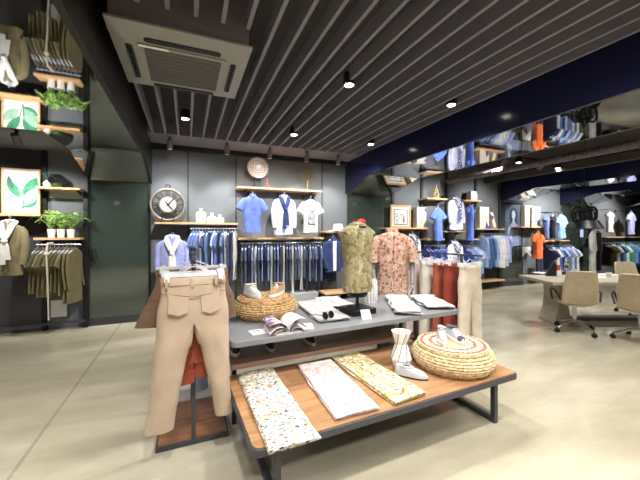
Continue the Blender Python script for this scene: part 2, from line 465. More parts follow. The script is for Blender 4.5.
# ================================================================ GARMENTS
def sell(rx, ry, z, n=24, e=2.4, oy=0, ox=0):
    out = []
    for k in range(n):
        a = 2*PI*k/n; c, s = math.cos(a), math.sin(a)
        out.append((ox + rx*math.copysign(abs(c)**(2/e), c), oy + ry*math.copysign(abs(s)**(2/e), s), z))
    return out
def dense(keys, step):
    """linear resampling of (z, a, b, ...) rows"""
    out = [keys[0]]
    for k0, k1 in zip(keys, keys[1:]):
        n = max(1, int(abs(k1[0]-k0[0])/step))
        for i in range(1, n+1):
            f = i/n; out.append(tuple(a+(b-a)*f for a, b in zip(k0, k1)))
    return out
def torso_m(L, hw, dep, seed=0, fold=.010, n=26, step=.05, waist=.95, caps=True):
    Z = -.10
    ks = [(Z+.005, hw*.30, min(dep*.75, hw*.26)), (Z-.006, hw*.42, dep*.72), (Z-.022, hw*.70, dep*.82), (Z-.045, hw*.90, dep*.94), (Z-.09, hw, dep), (Z-.20, hw*.99, dep*1.05),
          (Z-L*.58, hw*waist, dep), (Z-L*.85, hw*.99, dep), (Z-L, hw*1.02, dep*1.02)]
    rings = []
    for z, rx, ry in dense(ks, step):
        t = min(1, max(0, (Z-z)/L)); r = []
        for k, p in enumerate(sell(rx, ry, z, n)):
            a = 2*PI*k/n
            w = noise.noise(Vector((p[0]*11, p[1]*6+seed*3.7, z*6.5+seed)))*fold*1.6 + math.sin(a*7+seed+z*5)*fold*.55*t
            d = Vector((p[0]*.35, p[1], 0)); d = d.normalized() if d.length > 1e-6 else Vector((0, 1, 0))
            r.append((p[0]+d.x*w, p[1]+d.y*w*(1 if dep > .04 else .5), z + (math.sin(a*2+seed)*.008 if t > .97 else 0)))
        rings.append(r)
    return M().loft(rings, caps, caps)
def sleeve_m(side, hw, dep, kind, seed=0):
    s = side; r = min(dep*.8, .058)
    if kind == 'short': pts = [(s*hw*.74, 0, -.165), (s*(hw*.98), 0, -.205), (s*(hw+.045), 0, -.28), (s*(hw+.075), -.005, -.335)]; rad = [(r, .055), (r, .068), (r, .070), (r*1.05, .074)]
    elif kind == 'cap': pts = [(s*hw*.74, 0, -.165), (s*(hw*.99), 0, -.20), (s*(hw+.03), 0, -.25)]; rad = [(r, .055), (r, .065), (r, .068)]
    else: pts = [(s*hw*.74, 0, -.165), (s*hw*.96, 0, -.215), (s*(hw+.018), 0, -.34), (s*(hw+.026), -.012, -.48), (s*(hw+.018), -.03, -.60), (s*(hw+.012), -.035, -.66)]; rad = [(r*.9, .050), (r*.9, .054), (r*.8, .048), (r*.75, .044), (r*.72, .042), (r*.66, .036)]
    m = M().tube(pts, rad, 12, up=(0, 1, 0))
    return m.wob(.012 if dep > .03 else .006, 9, seed+s)
def collar_m(hw, dep, kind='fold'):
    r = hw*.30; y = min(dep*.75, r*.9)
    if kind == 'crew':
        return M().ring(r, .010, 24, 6, (0, 0, -.096), 'z', y/r)
    rings = []; n = 22
    prof = [(1.0, -.098, 0), (1.02, -.062, 0), (1.12, -.055, 0), (1.42, -.088, .03), (1.40, -.094, .03), (1.08, -.070, 0)]
    for i in range(n+1):
        a = math.radians(-90+14 + (332)*i/n); fr = max(0, -math.sin(a))**3
        rings.append([(r*q*math.cos(a), y*(q if q < 1.2 else q*1.05)*math.sin(a) - (min(.012, dep*.2) if q > 1.2 else 0)*fr, z - e*fr) for q, z, e in prof])
    return M().loft(rings)
def hanger_m(hw):
    m = M()
    pts = [(.0, 0, -.09), (0, 0, -.035)] + [(.018*math.sin(a)+.0, 0, -.018 - .018*math.cos(a)) for a in [PI*.0+PI*i/6 for i in range(0, 9)]]
    m.tube(pts, .0035, 6)
    m.tube([(-hw*.8, 0, -.145), (-hw*.4, 0, -.106), (0, 0, -.082), (hw*.4, 0, -.106), (hw*.8, 0, -.145)], .011, 6, up=(0, 1, 0))
    return m
def front_m(L, dep, w=.016):
    return M().box(-w, w, -dep*1.10-.006, -dep*.9, -.10-L*.96, -.115)
FC = {'navy': (46, 56, 98), 'dark navy': (34, 38, 66), 'slate blue': (98, 120, 168), 'mid blue': (92, 112, 184), 'bright blue': (98, 128, 214), 'cobalt': (62, 80, 176),
      'pale blue': (168, 190, 226), 'lilac blue': (158, 164, 214), 'white': (232, 230, 226), 'cream': (224, 214, 194), 'denim': (80, 110, 158), 'grey blue': (112, 122, 148),
      'olive': (120, 110, 74), 'dark olive': (98, 92, 62), 'khaki green': (132, 122, 90), 'orange': (240, 116, 58), 'teal': (70, 150, 158), 'green': (80, 140, 100), 'grey': (128, 130, 134), 'black': (36, 36, 40), 'sky blue': (126, 160, 220), 'pale lilac': (196, 200, 226)}
def fab(c): return fabric(c.replace(' ', '_') + '_cloth', FC[c])
_proto = {}
HOOKS = ['blue polo shirt below the patterned plate', 'pale blue shirt with the navy scarf', 'printed white tee below the brass sphere', 'navy denim jacket', 'olive jacket at the left edge',
         'bright blue tee in the right bay', 'white jacket with the grey blue scarf', 'cobalt blue shirt right of the white jacket', 'white jacket behind the rust floral shirt', 'low white jacket between the two short shelves',
         'bright orange polo shirt', 'slate blue tee left of the black tee', 'black tee in the orange bay', 'sky blue tee left of the pendant lamp', 'white tee at the far right', 'lilac blue shirt at the far right', 'long pale grey coat', 'long black coat']
def hung_shirt(color, var, loc, rz, label, group, sleeve='short'):
    key = ('s', color, var, sleeve)
    if key in _proto: return copy_tree(_proto[key], loc, rz, label)
    L = ((.60, .66, .62) if sleeve == 'short' else (.74, .78, .76))[var % 3]; hw = .205; dep = .017
    t = thing('hanging_shirt', label, 'shirt', loc, rz, group); mt = fab(color)
    obj('body', torso_m(L, hw, dep, var, .006, 20, .06), mt, t)
    for s in (-1, 1): obj('sleeve', sleeve_m(s, hw-.04, dep*1.1, sleeve, var), mt, t)
    obj('collar', collar_m(hw*.9, .018), mt, t)
    obj('hanger', hanger_m(hw), MAT['hanger'], t)
    _proto[key] = t; return t
def hung_trousers(color, var, loc, rz, label, group):
    key = ('t', color, var)
    if key in _proto: return copy_tree(_proto[key], loc, rz, label)
    L = (.84, .90)[var % 2]
    t = thing('hanging_trousers', label, 'trousers', loc, rz, group); mt = fab(color)
    for i, s in enumerate((-1, 1)):
        rings = []
        for z, a in dense([(-.085, .135), (-.10, .14), (-.5, .115), (-.085-L, .10)], .07):
            rings.append([(p[0]*1 + noise.noise(Vector((p[0]*7, z*5, var+s)))*.010, p[1]+noise.noise(Vector((z*4, var, s)))*.012, p[2]+s*.006*(z < -.5)) for p in
                          [(q[1]+s*.010, q[0], q[2]) for q in sell(a, .010, z, 16)]])
        obj('leg', M().loft(rings), mt, t)
    m = M()
    m.tube([(0, 0, -.075), (0, 0, -.035)] + [(0, .018*math.sin(a), -.018-.018*math.cos(a)) for a in [PI*i/6 for i in range(9)]], .0035, 6)
    m.tube([(0, -.15, -.075), (0, .15, -.075)], .008, 6)
    obj('hanger', m, MAT['hanger'], t)
    _proto[key] = t; return t
def row(items, x0, x1, Y, z, where, group, yaw=0):
    n = len(items)
    for i, it in enumerate(items):
        kind, color = it[0], it[1]
        x = x0 + (x1-x0)*(i/(n-1) if n > 1 else .5)
        loc = Vector((x, Y, z+.0165)); j = RND.uniform(-.03, .03)
        if kind == 't':
            hung_trousers(color, RND.randrange(2), loc, yaw + j, f'{color} trousers hanging {ORD[i]} from the left {where}', group)
        else:
            hung_shirt(color, RND.randrange(2), loc, PI/2 + yaw + j, f'{color} shirt hanging {ORD[i]} from the left {where}', group, 'long' if kind == 'l' else 'short')
def shelf(label, x0, x1, z, Y0=5.78, Y1=6.08, th=.032, mat='oak', group='wooden wall shelves', brackets=True, name='wall_shelf', cat='shelf'):
    c = (x0+x1)/2; hw = (x1-x0)/2
    t = thing(name, label, cat, (c, Y1, z), 0, group)
    obj('board', M().box(-hw, hw, Y0-Y1, 0, -th, 0), MAT[mat], t, .003)
    if brackets:
        for s in (-1, 1):
            obj('bracket', M().prism([(0, -th), (Y0-Y1+.06, -th), (Y0-Y1+.06, -th-.014), (-.02, -th-.06), (0, -th-.06)], s*hw*.8-.005, s*hw*.8+.005, 'x'), MAT['black'], t)
    return t
def rail(label, x0, x1, z, Y=5.84):
    c = (x0+x1)/2; hw = (x1-x0)/2
    t = thing('clothes_rail', label, 'rail', (c, Y, z), 0, 'clothes rails on the walls')
    obj('bar', M().tube([(-hw, 0, 0), (hw, 0, 0)], .012, 12), plain('steel_rail', (170, 170, 172), .3, .8), t)
    for s in (-1, 1): obj('bracket', M().box(s*(hw-.02)-.008, s*(hw-.02)+.008, .0, W-Y, -.012, .012), MAT['black'], t)
def arm(loc, label, Y1=W-.02):
    t = thing('wall_hook', label, 'hook', (loc[0], Y1, loc[2]), 0, 'arms carrying the display garments')
    d = Y1 - loc[1]
    obj('rod', M().tube([(0, 0, -.008), (0, -d-.03, -.008), (0, -d-.035, .012)], .006, 8), MAT['black'], t)
    obj('wall_plate', M().box(-.02, .02, -.008, .018, -.04, .03), MAT['black'], t)
def scarf(loc, hw, dep, color, label, tail=.34, rz=0, mat=None):
    o = Vector(loc); r = hw*.36; D = dep*1.12+.022
    m = M()
    m.tube([(.01, -D-.012, -.335), (-r*.55, -D, -.24), (-r*1.12, -dep*.55-.03, -.125), (-r*1.0, .015, -.075), (-r*.4, r*.62+.02, -.062), (r*.4, r*.62+.02, -.062), (r*1.0, .015, -.075), (r*1.12, -dep*.55-.03, -.125), (r*.55, -D, -.24), (-.01, -D-.012, -.335)],
           [(.02, .03), (.018, .034), (.02, .042), (.024, .04), (.026, .034), (.026, .034), (.024, .04), (.02, .042), (.018, .034), (.02, .03)], 10, up=(0, -1, .3))
    t = thing('scarf', label, 'scarf', loc, rz)
    mt = mat or fab(color)
    obj('loop', m.wob(.008, 14, 3), mt, t)
    obj('knot', M().ell((0, -D-.022, -.335), .034, .026, .030).wob(.008, 20, 1), mt, t)
    for s, l in ((-1, tail), (1, tail*.8)):
        obj('tail', M().tube([(s*.008, -D-.02, -.345), (s*.018, -D-.024, -.40), (s*.020, -D-.02, -.345-l*.6), (s*.026, -D-.016, -.345-l)], [(.012, .02), (.012, .032), (.011, .036), (.010, .042)], 10, up=(0, -1, 0)).wob(.006, 14, s), mt, t)
    return t
def faceout(name, label, cat, px, yt, yb, pw, Y, color, sleeve='short', collar='fold', dep=.075, open_=False, rz=0, mat=None, arm_to=W-.02, armlabel=None, n=30):
    p0, p1 = at(px, yt, Y), at(px, yb, Y)
    L = p0.z - p1.z; hw = pw/2*pxm(px, Y)
    loc = Vector((p0.x, Y, p0.z+.09))
    t = thing(name, label, cat, loc, rz); mt = mat or fab(color)
    obj('body', torso_m(L, hw, dep, len(label), .012, n, .04), mt, t)
    for s in (-1, 1): obj('sleeve', sleeve_m(s, hw, dep, sleeve, len(label)), mt, t)
    obj('collar', collar_m(hw, dep, collar), mt, t)
    if collar == 'fold': obj('placket', front_m(L if open_ else .24, dep), mt, t, .003)
    obj('hanger', hanger_m(hw), MAT['hanger'], t)
    if arm_to: arm(loc, armlabel or 'black wall hook above the ' + HOOKS.pop(0), arm_to)
    return t, loc, hw, L

# ---------------------------------------------------------------- middle back wall
YS = 5.78
a, b = at(154, 222, YS), at(238, 222.5, YS); ZA = a.z
shelf('long oak shelf carrying the round clock and white bottles', a.x, b.x, ZA)
a2, b2 = at(238.5, 238, YS), at(324, 238.5, YS); ZB = a2.z
shelf('long oak shelf right of centre over the navy clothes row', a2.x, b2.x, ZB)
a3, b3 = at(237.5, 186, YS), at(322, 188.5, YS); ZC = a3.z
shelf('high oak shelf carrying the patterned plate and brass sphere', a3.x, b3.x, ZC)
a4, b4 = at(325, 231, YS), at(346, 231, YS); ZD = a4.z
shelf('short oak shelf holding the white hat beside the navy jacket', a4.x, b4.x, ZD)
r0, r1 = at(190, 228.5, 5.84), at(238, 228.5, 5.84)
rail('steel rail under the shelf with the round clock', r0.x, r1.x+.0, r0.z)
q0, q1 = at(240, 243.5, 5.84), at(323, 244, 5.84)
rail('steel rail under the shelf right of centre, full of navy clothes', q0.x, q1.x, q0.z)
S, T, Lg = 's', 't', 'l'
row([(S, 'slate blue'), (S, 'mid blue'), (S, 'slate blue'), (T, 'white'), (S, 'navy'), (Lg, 'denim'), (T, 'navy'), (S, 'pale blue'), (S, 'mid blue'), (T, 'dark navy'), (S, 'slate blue'), (T, 'white'), (S, 'navy'), (T, 'navy'), (T, 'white')],
    r0.x+.05, r1.x-.05, 5.84, r0.z, 'on the rail under the clock shelf', 'clothes on the rail under the clock shelf', -.35)
row([(S, 'dark navy'), (S, 'navy'), (T, 'navy'), (S, 'slate blue'), (T, 'white'), (S, 'navy'), (S, 'denim'), (T, 'dark navy'), (S, 'slate blue'), (T, 'white'), (S, 'navy'), (S, 'slate blue'), (T, 'navy'), (T, 'white'), (S, 'dark navy'), (S, 'navy'), (T, 'white'), (S, 'navy'), (S, 'slate blue'), (T, 'white'), (S, 'navy'), (T, 'dark navy'), (S, 'grey blue'), (S, 'navy'), (S, 'slate blue'), (T, 'dark navy'), (S, 'denim')],
    q0.x+.05, q1.x-.05, 5.84, q0.z, 'on the rail under the right middle shelf', 'clothes on the rail under the right middle shelf', -.25)
# lilac shirt with a white scarf, dark trousers under it
t, loc, hw, L = faceout('display_jacket', 'lilac blue long-sleeved jacket hanging beside the clock shelf rail under a white scarf', 'jacket', 172.5, 238, 279, 24, 5.62, 'lilac blue', 'long', 'fold', .08, True, armlabel='black wall hook above the lilac jacket')
scarf(loc, hw, .085, 'white', 'white scarf knotted over the lilac blue jacket')
t = thing('hung_trousers', 'navy trousers hanging below the lilac blue jacket', 'trousers', (loc.x-.06, 5.80, loc.z-.10))
for s in (-1, 1): obj('leg', M().loft([[(p[0]+s*.07, p[1], p[2]) for p in sell(.075, .03, z, 16)] for z in (-.42, -.6, -.8, -1.02)]).wob(.01, 8, s), fab('navy'), t)
obj('hanger', M().tube([(0, 0, -.42), (0, .28, -.42)], .006, 6), MAT['black'], t)
obj('waistband', M().loft([sell(.15, .034, z, 20) for z in (-.46, -.41)]), fab('navy'), t)
# three shirts under the high shelf
faceout('polo_shirt', 'blue polo shirt hanging under the high shelf below the patterned plate', 'shirt', 252.5, 196, 231.5, 17, 5.66, 'mid blue', 'short')
t, loc, hw, L = faceout('display_shirt', 'pale blue long-sleeved shirt hanging between the blue polo and white tee', 'shirt', 284, 197, 234, 18.5, 5.66, 'pale lilac', 'long', 'fold', .075, True)
scarf(loc, hw, .075, 'navy', 'navy scarf knotted over the pale blue shirt under the high shelf')
t, loc, hw, L = faceout('printed_tee', 'white tee with a grey printed square hanging below the brass sphere', 'shirt', 310.5, 200, 232, 15, 5.66, 'white', 'short', 'crew')
pr = NT('tee_print'); pr.set(base=pr.ramp(pr.noise(34, 3, pr.vec((1, 1, 2.2))), [(.42, lin((90, 92, 98))), (.58, lin((190, 190, 192)))]), rough=.9)
obj('print', M().box(-hw*.5, hw*.5, -.098, -.060, -.10-L*.74, -.10-L*.26), pr.m, t)
# navy jacket under the hat shelf
t, loc, hw, L = faceout('navy_jacket', 'navy denim jacket open over a white tee hanging below the white hat', 'jacket', 333, 239, 271, 16, 5.70, 'navy', 'long', 'fold', .075, False)
obj('shirt_front', M().box(-.035, .035, -.095, -.05, -.10-L*.97, -.13), fab('white'), t, .01)
t = thing('hung_trousers', 'dark navy trousers hanging below the navy denim jacket', 'trousers', (loc.x, 5.86, loc.z))
for s in (-1, 1): obj('leg', M().loft([[(p[0]+s*.07, p[1], p[2]) for p in sell(.07, .03, z, 16)] for z in (-.50, -.7, -.95)]).wob(.01, 8, s), fab('dark navy'), t)
obj('waistband', M().loft([sell(.145, .034, z, 20) for z in (-.56, -.50)]), fab('dark navy'), t)
obj('hanger', M().tube([(0, 0, -.5), (0, .22, -.5)], .006, 6), MAT['black'], t)

# round clock on the shelf
cy = 5.93
c = at(168, 204.5, cy); R = .262
t = thing('round_clock', 'big round skeleton wall clock with roman numerals standing on the left shelf', 'clock', (c.x, cy, c.z))
aged = plain('aged_brass', (150, 142, 126), .5, .3, var=.15)
dark = plain('clock_iron', (58, 54, 52), .5, .3)
obj('rim', M().ring(R, .017, 48, 8, ax='y'), aged, t); obj('bezel_ring', M().ring(R-.026, .006, 48, 6, ax='y'), dark, t)
obj('inner_ring', M().ring(R*.50, .008, 40, 6, ax='y'), aged, t)
obj('dial', M().tube([(0, .0, 0), (0, .012, 0)], R*.46, 36), plain('clock_face', (206, 202, 188), .6, var=.1), t)
num = M()
for h in range(12):
    a = h*PI/6
    for q in ((-1, 1), (-1, 0, 1), (0, 1), (0,))[h % 4] if h else (-1, 0, 1):
        mm = M().box(q*.021-.006, q*.021+.006, -.008, .002, R*.56, R*.88)
        num.xf(Matrix.Identity(4)); mm.xf(Matrix.Rotation(a, 4, 'Y'))
        b0 = len(num.v); num.v += mm.v; num.f += [tuple(i+b0 for i in f) for f in mm.f]
    for rr_ in (R*.56, R*.88):
        mm = M().box(-.036, .036, -.008, .002, rr_-.004, rr_+.004).xf(Matrix.Rotation(a, 4, 'Y'))
        b0 = len(num.v); num.v += mm.v; num.f += [tuple(i+b0 for i in f) for f in mm.f]
obj('numerals', num, dark, t)
for a, l in ((math.radians(42), .20), (math.radians(140), .15), (math.radians(-38), .08)):
    obj('hand', M().prism([(-.007, -.03), (.007, -.03), (.010, l*.6), (0, l), (-.010, l*.6)], -.014, -.008, 'y').xf(Matrix.Rotation(a, 4, 'Y')), MAT['black'], t)
obj('crown', M().ring(.035, .009, 24, 8, (0, 0, R+.045), 'y').tube([(0, 0, R+.01), (0, 0, R+.02)], .016, 10), dark, t)
obj('foot', M().box(-.10, .10, -.04, .05, ZA-c.z, ZA-c.z+.014).box(-.1, -.08, -.02, .02, ZA-c.z, -R+.05).box(.08, .1, -.02, .02, ZA-c.z, -R+.05), dark, t)
# white ceramic bottles
def bottle(px, w, h, label, prof):
    p = at(px, 222, 5.90)
    t = thing('ceramic_bottle', label, 'bottle', (p.x, 5.90, ZA), 0, 'white ceramic bottles on the clock shelf')
    obj('body', M().lathe([(r*w, z*h) for r, z in prof], 28), MAT['white'], t)
    obj('lip', M().ring(prof[-1][0]*w, .005, 20, 6, (0, 0, h*.99)), MAT['white'], t)
bottle(201, .085, .25, 'tall white ceramic bottle, leftmost of three on the clock shelf', [(.0, 0), (.9, 0), (1, .1), (1, .62), (.9, .72), (.35, .80), (.26, .88), (.32, 1)])
bottle(212, .085, .17, 'squat white ceramic bottle, middle of three on the clock shelf', [(.0, 0), (.9, 0), (1, .12), (.98, .5), (.6, .66), (.28, .74), (.25, .9), (.33, 1)])
bottle(219.8, .075, .145, 'small white ceramic bottle, rightmost of three on the clock shelf', [(.0, 0), (.9, 0), (1, .15), (.95, .55), (.5, .70), (.26, .78), (.25, .9), (.33, 1)])
# patterned plate on a stand
p = at(257.5, 168, 5.95); R = .195
t = thing('decorative_plate', 'large cream plate with red pattern leaning on the high shelf', 'plate', (p.x, 5.95, p.z))
pl = NT('plate_glaze')
sx = pl.n('ShaderNodeSeparateXYZ'); pl.l(pl.co.outputs['Object'], sx.inputs[0])
rad = pl.math('SQRT', pl.math('ADD', pl.math('MULTIPLY', sx.outputs['X'], sx.outputs['X']), pl.math('MULTIPLY', sx.outputs['Z'], sx.outputs['Z'])))
ang = pl.math('ARCTAN2', sx.outputs['Z'], sx.outputs['X'])
pet = pl.math('MULTIPLY', pl.math('SINE', pl.math('MULTIPLY', ang, 18.0)), .35)
wv = pl.math('ADD', pl.math('SINE', pl.math('MULTIPLY', rad, 150.0)), pet)
pl.set(base=pl.ramp(wv, [(.35, lin((232, 222, 208))), (.66, lin((216, 190, 172))), (.92, lin((172, 108, 94)))]), rough=.25)
obj('dish', M().lathe([(0, .0), (R*.55, .004), (R*.8, .02), (R, .036), (R, .046), (R*.8, .03), (R*.55, .014), (0, .01)], 48).xf(Matrix.Rotation(PI/2, 4, 'X')), pl.m, t)
st = M().box(-.07, .07, -.06, .05, ZC-p.z, ZC-p.z+.012)
for s in (-1, 1): st.tube([(s*.06, -.05, ZC-p.z+.06), (s*.06, -.055, ZC-p.z+.01), (s*.06, .05, ZC-p.z+.012), (s*.04, .045, -.02)], .006, 6)
obj('stand', st, MAT['black'], t)
t = thing('red_figurine', 'small red figurine at the right edge of the patterned plate', 'ornament', (at(267, 180, 5.86).x, 5.86, ZC))
obj('body', M().lathe([(0, 0), (.022, 0), (.026, .05), (.012, .10), (.018, .13), (.012, .17), (0, .18)], 14), plain('red_lacquer', (150, 52, 44), .4), t)
obj('plinth', M().box(-.03, .03, -.03, .03, 0, .012), MAT['black'], t)
# armillary sphere
p = at(307.5, 175, 5.93); R = .12
t = thing('armillary_sphere', 'brass armillary sphere ornament on the right end of the high shelf', 'ornament', (p.x, 5.93, ZC))
br = plain('old_brass', (150, 128, 84), .35, .9)
cz = p.z - ZC
for i, mt in enumerate((Matrix.Rotation(.3, 4, 'Z'), Matrix.Rotation(1.2, 4, 'X'), Matrix.Rotation(1.0, 4, 'Y') @ Matrix.Rotation(.8, 4, 'X'), Matrix.Rotation(-.5, 4, 'Z'))):
    obj('ring', M().ring(R*(1-.04*i), .006, 40, 6, ax=('y', 'x', 'z', 'y')[i]).xf(Matrix.Translation((0, 0, cz)) @ mt), br, t)
obj('arrow', M().tube([(-.14, -.03, cz+.12), (.13, .03, cz-.11)], .005, 6).tube([(-.17, -.036, cz+.145), (-.13, -.028, cz+.11)], [.001, .018], 8), br, t)
obj('stem', M().lathe([(.05, 0), (.055, .01), (.02, .02), (.010, .05), (.012, cz-R)], 16), br, t)
# white hat
p = at(338, 231, 5.88)
t = thing('sun_hat', 'white brimmed hat lying on the short shelf above the navy jacket', 'hat', (p.x, 5.88, ZD))
obj('brim', M().lathe([(.0, .0), (.185, 0), (.19, .008), (.185, .014), (.0, .016)], 30).wob(.006, 8, 2), fab('white'), t)
obj('crown', M().lathe([(.108, .014), (.108, .07), (.10, .12), (.075, .145), (0, .15)], 26).wob(.006, 10, 1), fab('white'), t)
obj('band', M().lathe([(.1095, .016), (.1105, .018), (.1105, .036), (.1095, .038)], 26, caps=False), fab('cream'), t)
# red cap on a peg
p = at(361.5, 222, 5.96)
t = thing('felt_hat', 'small red cap hanging on the black glass panel behind the olive bust', 'hat', (p.x, 5.96, p.z))
obj('crown', M().ell((0, 0, .0), .10, .09, .075, 20, 12), plain('red_felt', (214, 62, 54), .8), t)
obj('brim', M().lathe([(0, -.052), (.115, -.058), (.12, -.05), (0, -.038)], 24), plain('red_felt', (214, 62, 54), .8), t)
obj('peg', M().tube([(0, .05, 0), (0, W-.03-5.96, 0)], .01, 8), MAT['black'], t)
# low plinths and bench at the wall foot
p = at(307, 300, 5.8)
t = thing('low_plinth', 'low pale grey display plinth standing at the foot of the back wall', 'plinth', (p.x, 5.86, 0))
obj('box', M().box(-.34, .20, -.18, .2, .0, .34), plain('plinth_paint', (150, 152, 152), .5), t, .02)
obj('recess', M().box(-.32, .18, -.185, .19, -.0, .03), MAT['black'], t)
p = at(333, 292, 5.6)
t = thing('low_bench', 'low oak bench at the back wall seen right of the grey plinth', 'bench', (p.x, 5.7, 0))
obj('seat', M().box(-.20, .34, -.18, .2, p.z-.035, p.z), MAT['oak'], t, .004)
for sx_ in (-.18, .32): obj('leg', M().box(sx_-.012, sx_+.012, -.16, .18, 0, p.z-.035), MAT['black'], t)

# ---------------------------------------------------------------- left bay
YL = 5.80
p0, p1 = at(33, 238, YL), at(80, 238, YL); ZF = p0.z
shelf('narrow oak shelf in the left bay carrying the potted ferns', p0.x, p1.x, ZF, YL, 6.08)
u0, u1 = at(35, 186, YL), at(80, 187.5, YL); ZG = u0.z
shelf('small upper oak shelf in the left bay with glass globe', u0.x, u1.x, ZG, YL, 6.08)
obj_ = M().box(u0.x+.08, u1.x+.02, 6.08, 6.095, ZG-.14, ZG-.03)
o = obj('shelf_sign', obj_, plain('sign_grey', (176, 178, 172), .5)); tag(o, 'blank pale strip on the wall below the glass globe shelf', 'sign')
f0 = at(-20, 213, YL); f1 = at(40, 213, YL); ZP = f0.z
shelf('oak shelf at the left edge carrying the green leaf picture', f0.x, f1.x, ZP, YL, 6.08)
# leaf picture
g0, g1 = at(2, 213, 5.95), at(40.5, 170, 5.95)
cx, hw, hh = (g0.x+g1.x)/2, (g1.x-g0.x)/2, (g1.z-ZP)/2
def picture(label, cx, Y, zb, hw, hh, mat, fw=.02, wallY=None, name='framed_picture', group=None, border=0):
    t = thing(name, label, 'picture', (cx, Y, zb), 0, group)
    fr = M()
    for a in ((-hw, hw, 0, fw), (-hw, hw, 2*hh-fw, 2*hh), (-hw, -hw+fw, fw, 2*hh-fw), (hw-fw, hw, fw, 2*hh-fw)): fr.box(a[0], a[1], -.02, .02, a[2], a[3])
    obj('frame', fr, mat, t, .003)
    obj('mount', M().box(-hw+fw*.8, hw-fw*.8, -.004, .016, fw*.8, 2*hh-fw*.8), MAT['paper'], t)
    return t
t = picture('framed picture of big green leaves standing on the left edge shelf', cx, 5.95, ZP, hw, hh, MAT['oak'], .022)
lm = [plain('print_green', (46, 128, 88), .7, var=.25, scale=22), plain('print_pale_green', (136, 178, 156), .7, var=.2, scale=22), plain('print_dark_green', (38, 92, 74), .7, var=.2)]
def leafpoly(cx, cz, L, w, a):
    pts = []
    for i in range(12):
        q = i/11; pts.append((w*math.sin(PI*q)**.8, L*(q-.0)))
    for i in range(10, 0, -1):
        q = i/11; pts.append((-w*math.sin(PI*q)**.8, L*q))
    return [(cx + x*math.cos(a) + z*math.sin(a), cz - x*math.sin(a) + z*math.cos(a)) for x, z in pts]
for lx, lz, L_, w_, a_, k_ in ((.03, .24, .34, .075, .45, 0), (-.02, .24, .30, .055, -.5, 0), (.02, .12, .34, .08, .6, 1), (-.04, .14, .24, .06, -.75, 1), (.02, .10, .2, .05, 1.0, 0), (-.10, .36, .2, .03, -.25, 2)):
    obj('leaf', M().prism(leafpoly(lx, lz, L_, w_, a_), -.0062-.0006*k_, -.004, 'y'), lm[k_], t)
obj('stalk', M().tube([(.02, -.006, .06), (.03, -.006, .26)], .004, 6).tube([(.02, -.006, .06), (-.02, -.006, .25)], .004, 6), lm[2], t)
# glass globe and vase on the upper shelf
gl = NT('clear_glass'); gl.set(base=(.95, .97, .96, 1), rough=.02, trans=1.0, ior=1.25)
p = at(57, 187, 5.93)
t = thing('glass_globe', 'clear glass globe terrarium on the small upper shelf', 'terrarium', (p.x, 5.93, ZG))
obj('bowl', M().lathe([(.035, .0)] + [(.115*math.cos(a), .108 + .108*math.sin(a)) for a in [-1.2+i*.2 for i in range(13)]], 30), gl.m, t)
obj('moss', M().ell((0, 0, .05), .055, .055, .03, 14, 8).wob(.012, 30, 2), MAT['leaf'], t)
p = at(47.5, 187, 5.90)
t = thing('bud_vase', 'round white bud vase with green sprigs left of the glass globe', 'vase', (p.x, 5.90, ZG))
obj('body', M().lathe([(0, 0), (.03, 0), (.052, .025), (.056, .05), (.045, .08), (.022, .095), (.022, .105), (.016, .10)], 24), MAT['white'], t)
m = M()
for i in range(6):
    a = i*1.05; m.tube([(0, 0, .08), (.02*math.cos(a), .02*math.sin(a), .15), (.06*math.cos(a), .05*math.sin(a), .19+.01*(i % 3))], .002, 5)
    m.ell((.06*math.cos(a), .05*math.sin(a), .195+.01*(i % 3)), .02, .012, .006, 8, 5)
obj('sprig', m, lm[0], t)
# ferns
def fern(px, lean, label, seed):
    p = at(px, 238, 5.92); rd = random.Random(seed)
    t = thing('potted_fern', label, 'plant', (p.x, 5.92, ZF), 0, 'potted ferns in the left bay')
    obj('pot', M().lathe([(0, 0), (.040, 0), (.052, .13), (.046, .13), (.043, .11), (0, .11)], 22), MAT['white'], t)
    obj('soil', M().tube([(0, 0, .105), (0, 0, .116)], .043, 16), plain('soil', (60, 46, 36), .9), t)
    m = M()
    for i in range(17):
        a = rd.uniform(0, 2*PI); l = rd.uniform(.10, .24); up = rd.uniform(.14, .30)
        dx, dy = math.cos(a)*.9 + lean*.6, math.sin(a)*.55
        if dy > .35: dy = .35
        pts = []
        for q in range(9):
            f = q/8
            pts.append(Vector((dx*l*f, dy*l*f, .11 + up*math.sin(f*2.2)*1.0)))
        m.tube(pts, [.0025*(1-f/10) for f in range(9)], 4)
        for q in range(1, 9):
            c = pts[q]; tan = (pts[q]-pts[q-1]).normalized(); sd = tan.cross(Vector((0, 0, 1)))
            if sd.length < .01: continue
            sd.normalize(); ll = .052*math.sin(PI*(q+.8)/10.2)+.008
            for s in (-1, 1):
                e = c + sd*s*ll + tan*ll*.5 - Vector((0, 0, ll*.2)); mid = (c+e)/2
                b0 = len(m.v); m.v += [tuple(c), tuple(mid+tan*.010+Vector((0, 0, .003))), tuple(e), tuple(mid-tan*.010)]; m.f.append((b0, b0+1, b0+2, b0+3))
    obj('foliage', m, MAT['leaf'], t)
fern(51.5, -.35, 'fern in a white pot, leftmost of three on the left bay shelf', 1)
fern(61, 0, 'fern in a white pot, middle of three on the left bay shelf', 2)
fern(71, .35, 'fern in a white pot, rightmost of three on the left bay shelf', 5)
